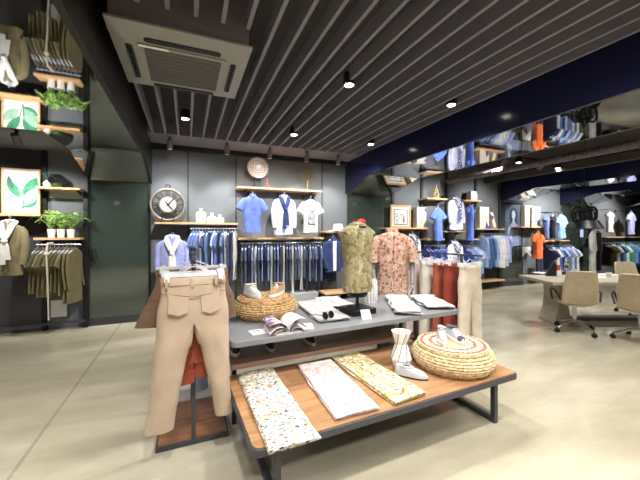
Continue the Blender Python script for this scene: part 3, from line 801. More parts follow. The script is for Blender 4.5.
# olive shirts on the rail
r0, r1 = at(36, 245, 5.84), at(83, 245, 5.84)
rail('short steel rail in the left bay under the ferns', r0.x, r1.x-.02, r0.z)
row([(S, 'olive'), (S, 'dark olive'), (S, 'khaki green'), (S, 'olive'), (S, 'khaki green'), (S, 'olive'), (S, 'dark olive'), (S, 'khaki green'), (Lg, 'olive'), (Lg, 'olive')],
    r0.x+.02, r1.x-.10, 5.84, r0.z, 'on the rail under the ferns', 'olive shirts in the left bay', -.2)
p = at(47, 250, 5.58)
t = thing('hanging_scarf', 'long thin cream scarf hanging in front of the olive shirts', 'scarf', (p.x, 5.58, r0.z))
obj('tail', M().tube([(0, .2, .02), (0, .02, .02), (-.004, -.01, -.10), (.01, -.015, -.45), (.015, -.01, -.80), (.02, -.01, -1.05)], [(.012, .02), (.012, .022), (.010, .024), (.009, .024), (.008, .02), (.006, .018)], 8, up=(0, -1, 0)).wob(.006, 9, 4), fab('cream'), t)
obj('knot', M().ell((0, -.012, -.12), .03, .022, .028), fab('cream'), t)
# khaki jacket with white scarf at the left edge
t, loc, hw, L = faceout('display_jacket', 'olive jacket hanging below the leaf picture under a white scarf', 'jacket', 9, 223, 274, 22, 5.62, 'khaki green', 'long', 'fold', .075, True)
scarf(loc, hw, .075, 'white', 'white scarf knotted over the olive jacket at the left edge', .30)
p = at(58, 309, 6.05)
o = obj('wall_card', M().box(p.x-.10, p.x+.10, 6.085, 6.098, p.z-.13, p.z+.13), MAT['paper']); tag(o, 'white card on the wall behind and below the olive shirts', 'card')
p = at(92, 254, 6.0)
t = thing('strap_loop', 'black strap loop hanging on the post left of the glass panel', 'strap', (p.x, 6.02, p.z))
obj('band', M().tube([(0, 0, .10), (.03, -.02, .0), (.04, -.03, -.10), (.01, -.03, -.18), (-.03, -.02, -.10), (-.02, -.01, .0), (0, 0, .1)], (.012), 8), MAT['black'], t)
obj('peg', M().tube([(0, .06, .1), (0, -.02, .1)], .008, 8), MAT['black'], t)
# perforated board low on the left
pm = NT('perforated_board'); pm.set(base=pm.ramp(pm.vor(60, None, rnd=0.0), [(.25, lin((24, 24, 26))), (.35, lin((78, 76, 80)))]), rough=.5)
trim(M().box(-4.0, -2.04, W-.035, W-.02, .12, 1.05), pm.m)
# ---------------------------------------------------------------- right bay
YR = 5.78
def sh(px0, px1, py, label):
    a, b = at(px0, py, YR), at(px1, py, YR)
    shelf(label, a.x, b.x, a.z); return a.z
Z1 = sh(388, 428, 227.5, 'oak shelf carrying the ink picture and cream block')
Z2 = sh(427, 448, 197.5, 'small high oak shelf carrying the brass figure')
Z3 = sh(464, 482, 199.5, 'small high oak shelf carrying the grey block')
Z4 = sh(445, 467, 231, 'small oak shelf just below the white jacket')
Z5 = sh(477, 505, 228.5, 'oak shelf carrying the cream box with purple triangles')
sh(427, 445, 239, 'short oak shelf left of the floral scarf jacket')
sh(467, 480, 239, 'short oak shelf right of the floral scarf jacket')
Z8 = sh(481, 505, 281.5, 'low oak shelf under the pale hanging shirts')
p = at(400.5, 227, 5.93)
t = picture('framed ink drawing in an oak frame on the right bay shelf', p.x, 5.93, Z1, 12.2*pxm(400, 5.93), 11.3*pxm(400, 5.93), MAT['oak'], .045)
obj('inner_frame', M().box(-.19, .19, -.012, -.005, .07, .085).box(-.19, .19, -.012, -.005, .40, .415).box(-.19, -.175, -.012, -.005, .07, .415).box(.175, .19, -.012, -.005, .07, .415), MAT['black'], t)
ink = M()
for cx_, cz_, r_ in ((-.11, .30, .035), (-.11, .21, .045), (-.10, .13, .03)): ink.ring(r_, .005, 20, 5, (cx_, -.008, cz_), 'y')
ink.tube([(.02, -.008, .12), (.05, -.008, .33)], .005, 5).tube([(.08, -.008, .12), (.10, -.008, .36)], .004, 5)
obj('ink_figure', ink, MAT['black'], t)
obj('red_figure', M().prism([(.06, .12), (.11, .12), (.10, .30), (.07, .26)], -.010, -.004, 'y').prism([(-.02, .28), (.03, .28), (.0, .33)], -.010, -.004, 'y'), plain('print_red', (190, 90, 80), .7), t)
p = at(419.5, 227, 5.93)
t = thing('display_block', 'cream upright block with a purple corner beside the ink picture', 'block', (p.x, 5.93, Z1))
obj('box', M().box(-.13, .14, -.07, .08, 0, .48), plain('cream_card', (232, 224, 206), .6), t, .004)
obj('corner_patch', M().prism([(.14, .48), (.14, .36), (.06, .42)], -.074, -.069, 'y'), plain('purple_print', (96, 70, 170), .6), t)
obj('drawing', M().tube([(-.02, -.072, .1), (.02, -.072, .22), (-.02, -.072, .34)], .005, 5), MAT['frame'], t)
# brass figure-eight
p = at(436.5, 197.5, 5.90); yel = plain('yellow_gilt', (206, 176, 92), .35, .5)
t = thing('gilt_figure', 'gilt figure-eight ornament on the small high shelf', 'ornament', (p.x, 5.90, Z2))
obj('lower_loop', M().ring(.062, .014, 28, 8, (0, 0, .10), 'y'), yel, t); obj('upper_loop', M().ring(.036, .012, 24, 8, (0, 0, .205), 'y'), yel, t)
obj('stem', M().tube([(0, 0, .24), (0, 0, .32)], .006, 8), yel, t); obj('foot', M().box(-.06, .06, -.04, .04, 0, .03), yel, t)
p = at(472, 199, 5.90)
t = thing('gift_box', 'pale grey wrapped block on the second high shelf', 'box', (p.x, 5.90, Z3))
obj('box', M().box(-.11, .11, -.07, .08, 0, .17).wob(.01, 6, 2), plain('grey_wrap', (196, 198, 204), .6), t, .006); obj('lid', M().box(-.085, .115, -.05, .07, .17, .24).wob(.01, 6, 3), plain('grey_wrap', (196, 198, 204), .6), t, .006)
# faceouts
faceout('long_tee', 'bright blue tee hanging left of the white jacket in the right bay', 'shirt', 438, 208, 240, 8.5, 5.62, 'bright blue', 'short', 'crew', .07)
t, loc, hw, L = faceout('white_jacket', 'white jacket hanging above the small shelf in the right bay', 'jacket', 456, 199, 229, 15.5, 5.66, 'pale lilac', 'long', 'fold', .075, True)
fl = pattern('navy_floral', (96, 100, 140), [('spot', 26, .62, (208, 206, 214)), ('noise', 18, .60, (48, 52, 92))])
scarf(loc, hw, .075, '', 'grey blue scarf over the white jacket in the right bay', .3, mat=fl)
faceout('blue_shirt', 'cobalt blue shirt hanging edge on right of the white jacket', 'shirt', 470, 206, 240, 5.0, 5.66, 'bright blue', 'cap', 'crew', .09)
t, loc, hw, L = faceout('floral_jacket', 'white jacket hanging behind the bust in rust floral shirt under a navy scarf', 'jacket', 412.5, 236, 272, 14, 5.66, 'white', 'long', 'fold', .075, True)
scarf(loc, hw, .075, '', 'navy floral scarf hanging behind the rust floral shirt', .32, mat=fl)
t, loc, hw, L = faceout('floral_jacket', 'white jacket hanging low between the two short shelves under a patterned scarf', 'jacket', 455, 243, 279, 15, 5.62, 'white', 'long', 'fold', .075, True)
scarf(loc, hw, .075, '', 'navy patterned scarf over the low white jacket between the short shelves', .32, mat=fl)
# rails
r0, r1 = at(424, 246, 5.84), at(446, 246, 5.84)
rail('steel rail with cobalt shirts left of the low white jacket', r0.x, r1.x, r0.z)
row([(S, 'cobalt'), (S, 'mid blue'), (S, 'cobalt'), (S, 'slate blue'), (S, 'cobalt'), (S, 'bright blue'), (S, 'mid blue')], r0.x+.03, r1.x-.04, 5.84, r0.z, 'on the rail of cobalt shirts', 'cobalt shirts in the right bay')
r0, r1 = at(463, 246, 5.84), at(481, 246, 5.84)
rail('steel rail with pale blue shirts right of the low white jacket', r0.x, r1.x, r0.z)
row([(S, 'cobalt'), (S, 'pale blue'), (S, 'sky blue'), (S, 'pale blue'), (S, 'white'), (S, 'pale blue')], r0.x+.04, r1.x-.14, 5.84, r0.z, 'on the rail by the low white jacket', 'pale blue shirts in the right bay')
r0, r1 = at(480, 234, 5.80), at(504, 234, 5.80)
rail('steel rail under the cream box shelf', r0.x, r1.x, r0.z, 5.80)
row([(Lg, 'pale blue'), (Lg, 'slate blue'), (Lg, 'denim'), (Lg, 'pale blue'), (Lg, 'white'), (Lg, 'white'), (Lg, 'pale lilac'), (S, 'lilac blue')], r0.x+.05, r1.x+.02, 5.80, r0.z, 'on the rail under the cream box', 'pale shirts under the cream box')
# cream box with purple triangles, leaning board
p = at(482, 228, 5.93); pur = plain('purple_print', (96, 70, 170), .6); crm = plain('cream_card', (232, 224, 206), .6)
t = thing('cream_box', 'cream upright box with a purple triangle on the right bay shelf', 'box', (p.x, 5.93, Z5))
obj('box', M().box(-.17, .16, -.08, .08, 0, .56), crm, t, .004)
obj('triangle', M().prism([(.02, .0), (.18, .0), (.06, .18)], -.085, -.079, 'y'), pur, t)
p = at(491, 228, 5.90)
t = thing('leaning_board', 'cream board with a purple triangle leaning right of the cream box', 'board', (p.x+.10, 5.90, Z5))
m = Matrix.Rotation(-.32, 4, 'Y')
obj('panel', M().box(-.04, .06, -.04, .06, .03, .44).xf(m), crm, t); obj('triangle', M().prism([(-.04, .40), (.06, .30), (-.04, .24)], -.046, -.039, 'y').xf(m), pur, t)

# ---------------------------------------------------------------- panel with a portrait poster
a, b = at(505.5, 246, W-.05), at(521.5, 205, W-.05)
cx, hw, hz, zb = (a.x+b.x)/2, (b.x-a.x)/2, (b.z-a.z), a.z
t = thing('portrait_poster', 'dark blue poster of a long-haired woman on the black glass panel', 'poster', (cx, W-.045, zb))
obj('sheet', M().box(-hw, hw, 0, .014, 0, hz), plain('poster_blue', (84, 98, 122), .4, var=.3, scale=5), t)
skin, hair, top = plain('poster_skin', (170, 182, 198), .5, var=.1), plain('poster_hair', (36, 42, 56), .5), plain('poster_shirt', (132, 148, 174), .5, var=.3, scale=20)
E = lambda cx, cz, rx, rz_: [(cx+rx*math.cos(2*PI*i/20), cz+rz_*math.sin(2*PI*i/20)) for i in range(20)]
obj('hair', M().prism(E(0, hz*.78, hw*.44, hz*.15), -.003, 0, 'y').prism([(-hw*.5, hz*.36), (-hw*.40, hz*.8), (hw*.40, hz*.8), (hw*.55, hz*.34)], -.003, 0, 'y'), hair, t)
obj('face', M().prism(E(0, hz*.75, hw*.24, hz*.105), -.006, 0, 'y').prism([(-hw*.1, hz*.56), (-hw*.1, hz*.66), (hw*.1, hz*.66), (hw*.1, hz*.56)], -.006, 0, 'y'), skin, t)
obj('shirt', M().prism([(-hw*.72, 0), (-hw*.6, hz*.46), (-hw*.12, hz*.58), (hw*.12, hz*.58), (hw*.6, hz*.46), (hw*.72, 0)], -.005, 0, 'y'), top, t)
obj('arm', M().prism([(-hw*.85, hz*.1), (-hw*.62, hz*.46), (-hw*.45, hz*.42), (-hw*.2, hz*.2), (-hw*.3, hz*.12)], -.008, 0, 'y'), skin, t)

# ---------------------------------------------------------------- orange bay
Z1 = sh(521, 545, 226.5, 'oak shelf above the orange polo carrying two cream frames')
Z2 = sh(545, 570, 240.5, 'oak shelf under the grey blue tees in the orange bay')
p = at(529, 226, 5.95)
t = thing('shadow_box', 'deep cream box frame behind, on the shelf above the orange polo', 'frame', (p.x, 5.98, Z1))
obj('box', M().box(-.2, .13, -.05, .09, 0, .60), crm, t, .006); obj('inset', M().box(-.15, .09, -.056, -.049, .06, .54), MAT['paper'], t)
p = at(536, 226, 5.86)
t = picture('cream framed print in front on the shelf above the orange polo', p.x, 5.87, Z1, .165, .28, crm, .035)
obj('print', M().box(-.07, .07, -.010, -.003, .12, .42), pattern('small_print', (214, 196, 186), [('noise', 14, .55, (150, 90, 80)), ('noise', 22, .58, (110, 120, 160))]), t)
faceout('orange_polo', 'bright orange polo shirt hanging below the two cream frames', 'shirt', 538, 233, 258, 10.5, 5.64, 'orange', 'short')
p = at(538, 262, 5.9)
t = thing('hung_trousers', 'dark navy trousers hanging below the orange polo', 'trousers', (p.x, 5.86, p.z))
for s in (-1, 1): obj('leg', M().loft([[(q[0]+s*.07, q[1], q[2]) for q in sell(.07, .03, z, 14)] for z in (.08, -.1, -.38)]).wob(.01, 8, s), fab('dark navy'), t)
obj('waistband', M().loft([sell(.145, .034, z, 18) for z in (.05, .11)]), fab('dark navy'), t); obj('hanger', M().tube([(0, 0, .10), (0, .22, .10)], .006, 6), MAT['black'], t)
p = at(526.5, 251, 6.0)
t = thing('white_pennant', 'white notched banner low on the wall left of the orange polo', 'banner', (p.x, 6.0, p.z))
hw = .17
obj('cloth', M().prism([(-hw, .12), (hw, .12), (hw, -.16), (0, -.02), (-hw, -.16)], -.01, .01, 'y'), MAT['paper'], t); obj('rod', M().tube([(-hw-.02, 0, .125), (hw+.02, 0, .125)], .01, 8).box(-.01, .01, 0, .09, .115, .135), MAT['black'], t)
faceout('grey_tee', 'slate blue tee hanging edge on left of the two tees over the orange bay rail', 'shirt', 546, 215, 238, 4.4, 5.70, 'slate blue', 'cap', 'crew', .07)
faceout('grey_tee', 'black tee hanging between two blue tees in the orange bay', 'shirt', 553, 215, 238, 3.6, 5.70, 'black', 'cap', 'crew', .07)
faceout('grey_tee', 'sky blue tee facing out on the wall left of the pendant lamp', 'shirt', 561.5, 215, 238, 9, 5.66, 'sky blue', 'short', 'crew', .07)
r0, r1 = at(546, 246, 5.82), at(572, 246, 5.82)
rail('steel rail of the orange bay', r0.x, r1.x, r0.z, 5.82)
row([(S, 'dark navy'), (S, 'navy'), (S, 'white'), (S, 'slate blue'), (S, 'navy'), (S, 'pale blue'), (S, 'slate blue'), (S, 'grey'), (S, 'pale lilac'), (S, 'slate blue'), (S, 'white')], r0.x+.05, r1.x-.02, 5.82, r0.z, 'on the orange bay rail', 'shirts on the orange bay rail')
# ---------------------------------------------------------------- far right bay
Z3 = sh(598, 640, 237, 'oak shelf at the far right below the white tee')
faceout('white_tee', 'white tee facing out on the far right wall right of the pendant lamp', 'shirt', 609.5, 212, 232, 8.5, 5.66, 'white', 'cap', 'crew', .07)
faceout('lilac_shirt', 'lilac blue shirt hanging above the far right shelf end', 'shirt', 631, 213, 234, 7.5, 5.66, 'lilac blue', 'short', 'fold', .07)
r0, r1 = at(602, 243, 5.82), at(642, 243, 5.82)
rail('steel rail at the far right with coloured tees', r0.x, r1.x, r0.z, 5.82)
row([(S, 'black'), (S, 'dark olive'), (S, 'dark olive'), (S, 'white'), (S, 'navy'), (S, 'teal'), (S, 'white'), (S, 'green'), (S, 'teal'), (S, 'sky blue'), (S, 'cobalt'), (S, 'green'), (S, 'pale blue'), (S, 'navy')], r0.x+.05, r1.x, 5.82, r0.z, 'on the far right rail', 'tees on the far right rail')
t, loc, hw, L = faceout('long_coat', 'long pale grey coat hanging on the wall right of the pendant lamp', 'coat', 592.5, 232, 276, 5.5, 5.6, 'white', 'long', 'fold', .07, True)
t, loc, hw, L = faceout('long_coat', 'long black coat hanging right of the pale grey coat', 'coat', 598, 232, 270, 5.0, 5.72, 'black', 'long', 'fold', .07, True)
p = at(582, 232, W-.06)
t = thing('wall_screen', 'small screen glowing blue on the black glass panel behind the pendant lamp', 'screen', (p.x, W-.05, p.z))
obj('bezel', M().box(-.10, .10, 0, .02, -.18, .18), MAT['black'], t); obj('display', M().box(-.085, .085, -.004, 0, -.165, .165), emit('screen_blue', (60, 120, 220), .8), t)
# ================================================================ NESTED DISPLAY TABLES
TR = math.radians(2.3)
def tab(lx, ly, z=0):                        # table axes -> shop
    o = Vector((.30, 1.588, 0)); c, s = math.cos(TR), math.sin(TR)
    return Vector((o.x + lx*c - ly*s, o.y + lx*s + ly*c, z))
ZL, ZU = .40, .75
t = thing('display_table', 'low wooden display table with grey metal rim, nested under the grey table', 'table', tab(0, 0), TR)
TW, TD = 2.10, .92
def rpoly(x0, x1, y0, y1, r, n=5):
    out = []
    for cx, cy, a0 in ((x1-r, y1-r, 0), (x0+r, y1-r, 90), (x0+r, y0+r, 180), (x1-r, y0+r, 270)):
        for i in range(n+1):
            a = math.radians(a0 + 90*i/n); out.append((cx+r*math.cos(a), cy+r*math.sin(a)))
    return out
obj('rim', M().prism(rpoly(0, TW, 0, TD, .05), ZL-.045, ZL-.006), MAT['frame'], t, .002)
obj('tabletop', M().prism(rpoly(.012, TW-.012, .012, TD-.012, .042), ZL-.02, ZL), MAT['table_wood'], t)
def uframe(x, y0, y1, z1, mat, w=.02):
    m = M().box(x-w, x+w, y0-w, y0+w, 0, z1).box(x-w, x+w, y1-w, y1+w, 0, z1).box(x-w, x+w, y0+w, y1-w, 0, .03)
    return m
for x in (.16, TW-.16):
    for y in (.10, TD-.10): obj('leg', M().box(x-.019, x+.019, y-.019, y+.019, 0, ZL-.045), MAT['frame'], t, .002)
    obj('floor_rail', M().box(x-.018, x+.018, .119, TD-.119, 0, .035), MAT['frame'], t, .002)
t = thing('display_table', 'taller grey lacquered display table standing behind the low wooden one', 'table', tab(0, .61), TR)
UD = .92
obj('tabletop', M().prism(rpoly(0, TW+.06, 0, UD, .055), ZU-.04, ZU), MAT['grey_top'], t, .003)
for x in (.078, TW-.19):
    for y in (.345, UD-.14): obj('leg', M().box(x-.017, x+.017, y-.017, y+.017, 0, ZU-.04), MAT['frame'], t, .002)
ZS = .53
obj('lower_shelf', M().box(.03, TW-.36, .17, .74, ZS-.04, ZS), MAT['brown_wood'], t, .003)
for x in (TW-.38,):
    for y in (.345, .72): obj('shelf_post', M().box(x-.013, x+.013, y-.013, y+.013, 0, ZU-.04), MAT['black'], t)

# woven poufs
straw = NT('woven_straw'); gz = straw.noise(46, 3)
straw.set(base=straw.ramp(gz, [(.3, lin((134, 102, 62))), (.5, lin((186, 152, 104))), (.72, lin((214, 188, 144)))]), rough=.8, spec=.2); straw.bump(gz, .5, .006)
straw2 = NT('pale_straw'); gz = straw2.noise(46, 3)
straw2.set(base=straw2.ramp(gz, [(.3, lin((168, 140, 98))), (.5, lin((212, 188, 146))), (.72, lin((234, 216, 182)))]), rough=.8, spec=.2); straw2.bump(gz, .5, .006)
rust = fabric('rust_rope', (178, 108, 80), .2, 30); whiterope = fabric('white_rope', (236, 228, 214), .1, 30)
def pouf(label, loc, R, h, mat, bands):
    t = thing('woven_pouf', label, 'pouf', loc, 0, 'woven straw poufs')
    prof = []                                     # squashed drum: centre line of the rope coils
    n = 9
    side = [(R*(.80+.20*math.sin(PI*(i+.6)/9.2)**.7), .012+.0195*i) for i in range(9)]
    side = [(r, z*h/.19) for r, z in side]
    core = [(0, 0.0), (R*.78, .0)] + [(r-.012, z) for r, z in side] + [(R*.8, h-.012), (0, h-.006)]
    obj('core', M().lathe(core, 40), mat, t)
    def rope(r, z, rad, seed):
        m = M(); N = 96; mm = 6; rings = []
        k = round(2*PI*r/.026)
        b = 0
        for i in range(N):
            a = 2*PI*i/N; q = 1 + .20*math.sin(a*k + seed*1.9)
            ring = []
            for j in range(mm):
                p = 2*PI*j/mm
                rr_ = r + rad*q*math.cos(p); ring.append((rr_*math.cos(a), rr_*math.sin(a), z + rad*q*math.sin(p) + .002*math.sin(a*k*.5+seed)))
            rings.append(ring)
        base = len(m.v)
        for r_ in rings: m.v += r_
        for i in range(N):
            for j in range(mm):
                m.f.append((i*mm+j, ((i+1) % N)*mm+j, ((i+1) % N)*mm+(j+1) % mm, i*mm+(j+1) % mm))
        return m
    for i, (r, z) in enumerate(side): obj('side_coil', rope(r-.006, z, .0125, i), mat, t)
    for i in range(11):
        r = R*(.84-.075*i)
        obj('top_coil', rope(r, h-.008 + .002*(i > 0), .0125, i+9), bands.get(i, mat), t)
    obj('centre_knot', M().ell((0, 0, h-.008), .03, .03, .014), mat, t)
    return t
p = atz(264, 314, ZU); pc = Vector((.655, 2.83, ZU))
pouf('woven straw pouf with rust bands on the grey table under white and tan sneakers', pc, .285, .165, straw.m, {1: rust})
lc = Vector((2.02, 1.985, ZL)); 
pouf('larger pale straw pouf on the low wooden table under a pair of grey sneakers', lc, .315, .19, straw2.m, {1: rust, 2: whiterope, 4: rust, 5: whiterope})

# shoes
def shoe(name, label, loc, rz, L, upper, sole, accent=None, low=False, group=None, tip=.5, toe=None):
    t = thing(name, label, 'shoe', loc, rz, group)
    def w(f): return L*(.115 + .045*math.sin(PI*min(1, f*1.15))*1.0 + (.012 if f > .55 else 0)) * (1 if f < .8 else max(.25, 1-((f-.8)/.2)**2*(.75 if tip < .6 else .9)))
    out = []
    n = 16
    for i in range(n+1):
        f = i/n; out.append((w(f)*(.55 if i == 0 else 1), (f-.5)*L))
    poly = out + [(-x*.95, y) for x, y in reversed(out)]
    sh = .012 if low else .030
    obj('sole', M().prism(poly, 0, sh), sole, t, .004)
    rings = []
    for i in range(n+1):
        f = i/n; ww = w(f)*(.5 if i == 0 else .93)
        if low: top = .060*(1-f)**.5*.9 + .028 if f > .02 else .05
        else: top = .080 if f < .35 else .080 - .040*((f-.35)/.55 if f < .9 else 1)
        if f > .93: top *= .72
        r = []
        for k in range(13):
            a = PI*k/12
            r.append((ww*math.copysign(abs(math.cos(a))**.7, math.cos(a))*(1-.22*math.sin(a)), (f-.5)*L*.985, sh*.6 + top*math.sin(a)**.75))
        rings.append(r)
    obj('upper', M().loft(rings), upper, t)
    z0 = sh*.6 + (.078 if low else .080)
    oy, ol = (-.17, .20) if low else (-.26, .17)
    zc = z0-.006 if not low else z0-.012
    obj('opening', M().ell((0, oy*L, zc), L*.085, ol*L, .010), plain('shoe_mouth_shade', (74, 66, 60), .8) if low else accent or upper, t)  # loafer: dark insert paints the shade inside an open shoe mouth
    obj('collar', M().ring(L*.092, .007, 24, 6, (0, oy*L, zc+.002), 'z', ol/.095).xf(Matrix.Identity(4)), accent or upper, t)
    if toe: obj('toe_cap', M().ell((0, .345*L, .034), L*.125, L*.13, .030), toe, t)
    if not low:
        obj('tongue', M().tube([(0, -.12*L, z0-.012), (0, -.05*L, z0+.012), (0, .0, z0+.008)], [(.008, .03), (.008, .032), (.006, .03)], 8, up=(0, 0, 1)), accent or upper, t)
        lm_ = M()
        for i in range(4):
            f = .0+i*.055; lm_.tube([(-.028, f*L, z0-.012-i*.010), (0, f*L+.004, z0+.002-i*.010), (.028, f*L, z0-.012-i*.010)], .0035, 5)
        obj('laces', lm_, MAT['white'], t)
    return t
white_c, tan_c, grey_c = fabric('sneaker_white', (226, 224, 222)), fabric('sneaker_tan', (176, 138, 104)), fabric('sneaker_grey', (186, 188, 190))
dkg = fabric('sneaker_dark_grey', (84, 86, 92)); silver = plain('silver_leather', (208, 208, 212), .35, .25)
zt = ZU+.165+.006
shoe('sneaker', 'white sneaker standing on the smaller pouf, left of the tan one', Vector((.545, 2.85, zt)), math.radians(196), .28, white_c, MAT['white'], white_c)
shoe('sneaker', 'tan suede sneaker with white sole on the smaller pouf', Vector((.755, 2.83, zt)), math.radians(142), .29, tan_c, MAT['white'], tan_c)
zt = ZL+.19+.007
shoe('sneaker', 'pale grey sneaker on the larger pouf, left of its darker mate', Vector((1.955, 2.03, zt)), math.radians(142), .25, grey_c, MAT['white'], grey_c)
shoe('sneaker', 'grey sneaker with dark toe on the larger pouf, right of its mate', Vector((2.07, 2.0, zt)), math.radians(165), .25, grey_c, MAT['white'], dkg, toe=dkg)
p = atz(413, 378, ZL)
shoe('loafer', 'silver loafer lying on the low table before the faceted vase', Vector((p.x, p.y+.02, ZL)), math.radians(-140), .25, silver, MAT['rubber'], None, True, tip=.9)
for px, py, l in ((234, 357, 'leftmost of three under the grey tabletop'), (270, 352, 'middle of three under the grey tabletop'), (311, 346, 'rightmost of three under the grey tabletop')):
    p = atz(px, py, ZS)
    shoe('dark_sneaker', 'dark sneaker with white sole on the brown shelf, ' + l, Vector((p.x+.02, p.y+.10, ZS+.002)), math.radians(178), .26, fabric('sneaker_black', (44, 44, 50)), MAT['white'], None, False, 'dark sneakers on the brown shelf', tip=.5)

# faceted vase with dark seams
def facet_vase(label, loc, R, h, rz):
    t = thing('faceted_vase', label, 'vase', loc, rz)
    N = 8; lv = [(.62, 0), (.98, .30), (.56, .68), (.92, 1.0)]
    rings = [[(R*r*math.cos(2*PI*(k + .5*(i % 2))/N), R*r*math.sin(2*PI*(k+.5*(i % 2))/N), h*z) for k in range(N)] for i, (r, z) in enumerate(lv)]
    m = M(); m.v = [p for r in rings for p in r]
    for i in range(3):
        for k in range(N):
            a, b = i*N+k, i*N+(k+1) % N
            if i % 2 == 0: c, d = (i+1)*N+k, (i+1)*N+(k+1) % N; m.f += [(a, b, c), (b, d, c)]
            else: c, d = (i+1)*N+(k+1) % N, (i+1)*N+k; m.f += [(a, b, c), (a, c, d)]
    m.f.append(tuple(range(N-1, -1, -1)))
    inner = [(p[0]*.93, p[1]*.93, p[2]) for p in rings[3]]; b0 = len(m.v); m.v += inner + [(p[0]*.9, p[1]*.9, h*.72) for p in rings[2]]
    for k in range(N):
        m.f.append((3*N+k, 3*N+(k+1) % N, b0+(k+1) % N, b0+k)); m.f.append((b0+k, b0+(k+1) % N, b0+N+(k+1) % N, b0+N+k))
    m.f.append(tuple(b0+N+k for k in range(N)))
    obj('body', m, MAT['white'], t, sharp=10)
    dk = plain('vase_line', (84, 66, 66), .5)
    for k in (3, 4, 5, 6, 7, 2):
        pts = [Vector(rings[0][k]), Vector(rings[1][k]), Vector(rings[2][(k+1) % N]), Vector(rings[3][(k+1) % N])]
        obj('painted_line', M().tube(pts, .0028, 5), dk, t)
p = atz(401, 369, ZL)
facet_vase('white faceted vase with thin dark lines on the low table beside the loafer', Vector((p.x, p.y, ZL)), .088, .305, .3)
p = atz(372, 303, ZU)
t = thing('ribbed_vase', 'white ribbed vase with dark vertical grooves on the grey table behind the olive bust', 'vase', (p.x, p.y+.05, ZU))
rib = lambda r, z, a: r*(1 + .045*math.cos(a*14))
obj('body', M().lathe([(.0, 0), (.074, 0), (.080, .02), (.084, .12), (.080, .21), (.074, .245), (.066, .245), (.070, .20), (.06, .03), (0, .03)], 84, fn=rib), MAT['white'], t)
for i in range(14):
    a = (i+.5)*2*PI/14
    obj('groove', M().tube([(r*.958*math.cos(a), r*.958*math.sin(a), z) for r, z in ((.080, .02), (.084, .12), (.080, .21), (.075, .24))], .0022, 5), plain('vase_line', (84, 66, 66), .5), t)

# folded trousers lying on the low table
pf = pattern('floral_white', (236, 232, 222), [('noise', 15, .60, (228, 212, 160)), ('noise', 11, .70, (206, 150, 120)), ('leaf', 72, .43, (74, 74, 80)), ('leaf', 96, .44, (120, 112, 104))])
pp = pattern('floral_pink', (238, 222, 216), [('noise', 20, .56, (226, 198, 194)), ('leaf', 46, .45, (206, 172, 168))])
py_ = pattern('floral_yellow', (226, 212, 172), [('noise', 22, .56, (198, 176, 110)), ('leaf', 52, .45, (120, 100, 72)), ('leaf', 40, .50, (240, 234, 214))])
def folded(name, label, fl_, fr_, nl_, nr_, z, mat, th=.020, over=0.0, cat='trousers', rum=.004):
    A, B, C_, D = [atz(*q, z) for q in (fl_, fr_, nl_, nr_)]
    far, near = (A+B)/2, (C_+D)/2
    d = near-far; Lg_ = d.length + over; wd = ((B-A).length + (D-C_).length)/2
    ang = math.atan2(d.y, d.x) - PI/2*0
    t = thing(name, label, cat, (far.x, far.y, z + (rum-.004)*.5), ang)
    seed = len(label)
    def slab(y0, y1, z0, x0, x1, th_, sd):
        rings = []; n = max(8, int((x1-x0)/.03))
        for i in range(n+1):
            f = i/n; x = x0+(x1-x0)*f
            e = .55 if i in (0, n) else 1
            ring = []
            hw_ = (y1-y0)/2
            for q in sell(hw_, th_/2*e, 0, 22, 3.2):
                yy = (y0+y1)/2 + q[0] + .010*noise.noise(Vector((x*5, sd, 0)))*(1 if q[0] > 0 else -1)
                zz = z0 + th_/2*1.0 + q[1] + (.006*noise.noise(Vector((x*9, yy*11, sd)))*(1 if q[1] > 0 else 0))
                ring.append((x + (.0 if 0 < i < n else .004*math.sin(q[0]*40)), yy, zz))
            rings.append(ring)
        return M().loft(rings).wob(rum, 7, sd, (1, 1, .35)).wob(rum*.5, 18, sd+1, (.6, .6, .5))
    hw = wd/2
    obj('lower_leg', slab(-hw, hw*.98, .001, Lg_*.02, Lg_-.012, th*.55, seed), mat, t)
    obj('upper_leg', slab(-hw*.98, hw*.90, .001+th*.55, 0, Lg_, th*.55, seed+2), mat, t)
    obj('waistband', slab(-hw*.97, hw*.92, .001+th*.55, -.035, .012, th*.62, seed+4), mat, t)
    obj('crease', M().tube([(x_*Lg_/8, -hw*.25+.006*math.sin(x_*2), .001+th*1.1+.003) for x_ in range(1, 8)], [(.003, .008)]*7, 6), mat, t)
    return t
folded('folded_trousers', 'white trousers with black and yellow floral print, leftmost on the low table', (237, 380), (276, 372), (270, 453), (318, 437), ZL, pf, .030, .035)
folded('folded_trousers', 'pale pink printed trousers folded flat in the middle of the low table', (298, 371), (334, 363), (340, 425), (377, 409), ZL, pp, .030)
folded('folded_trousers', 'sandy yellow floral trousers folded on the low table left of the vase', (331, 363), (362, 355), (399, 407), (424, 396), ZL, py_, .032)
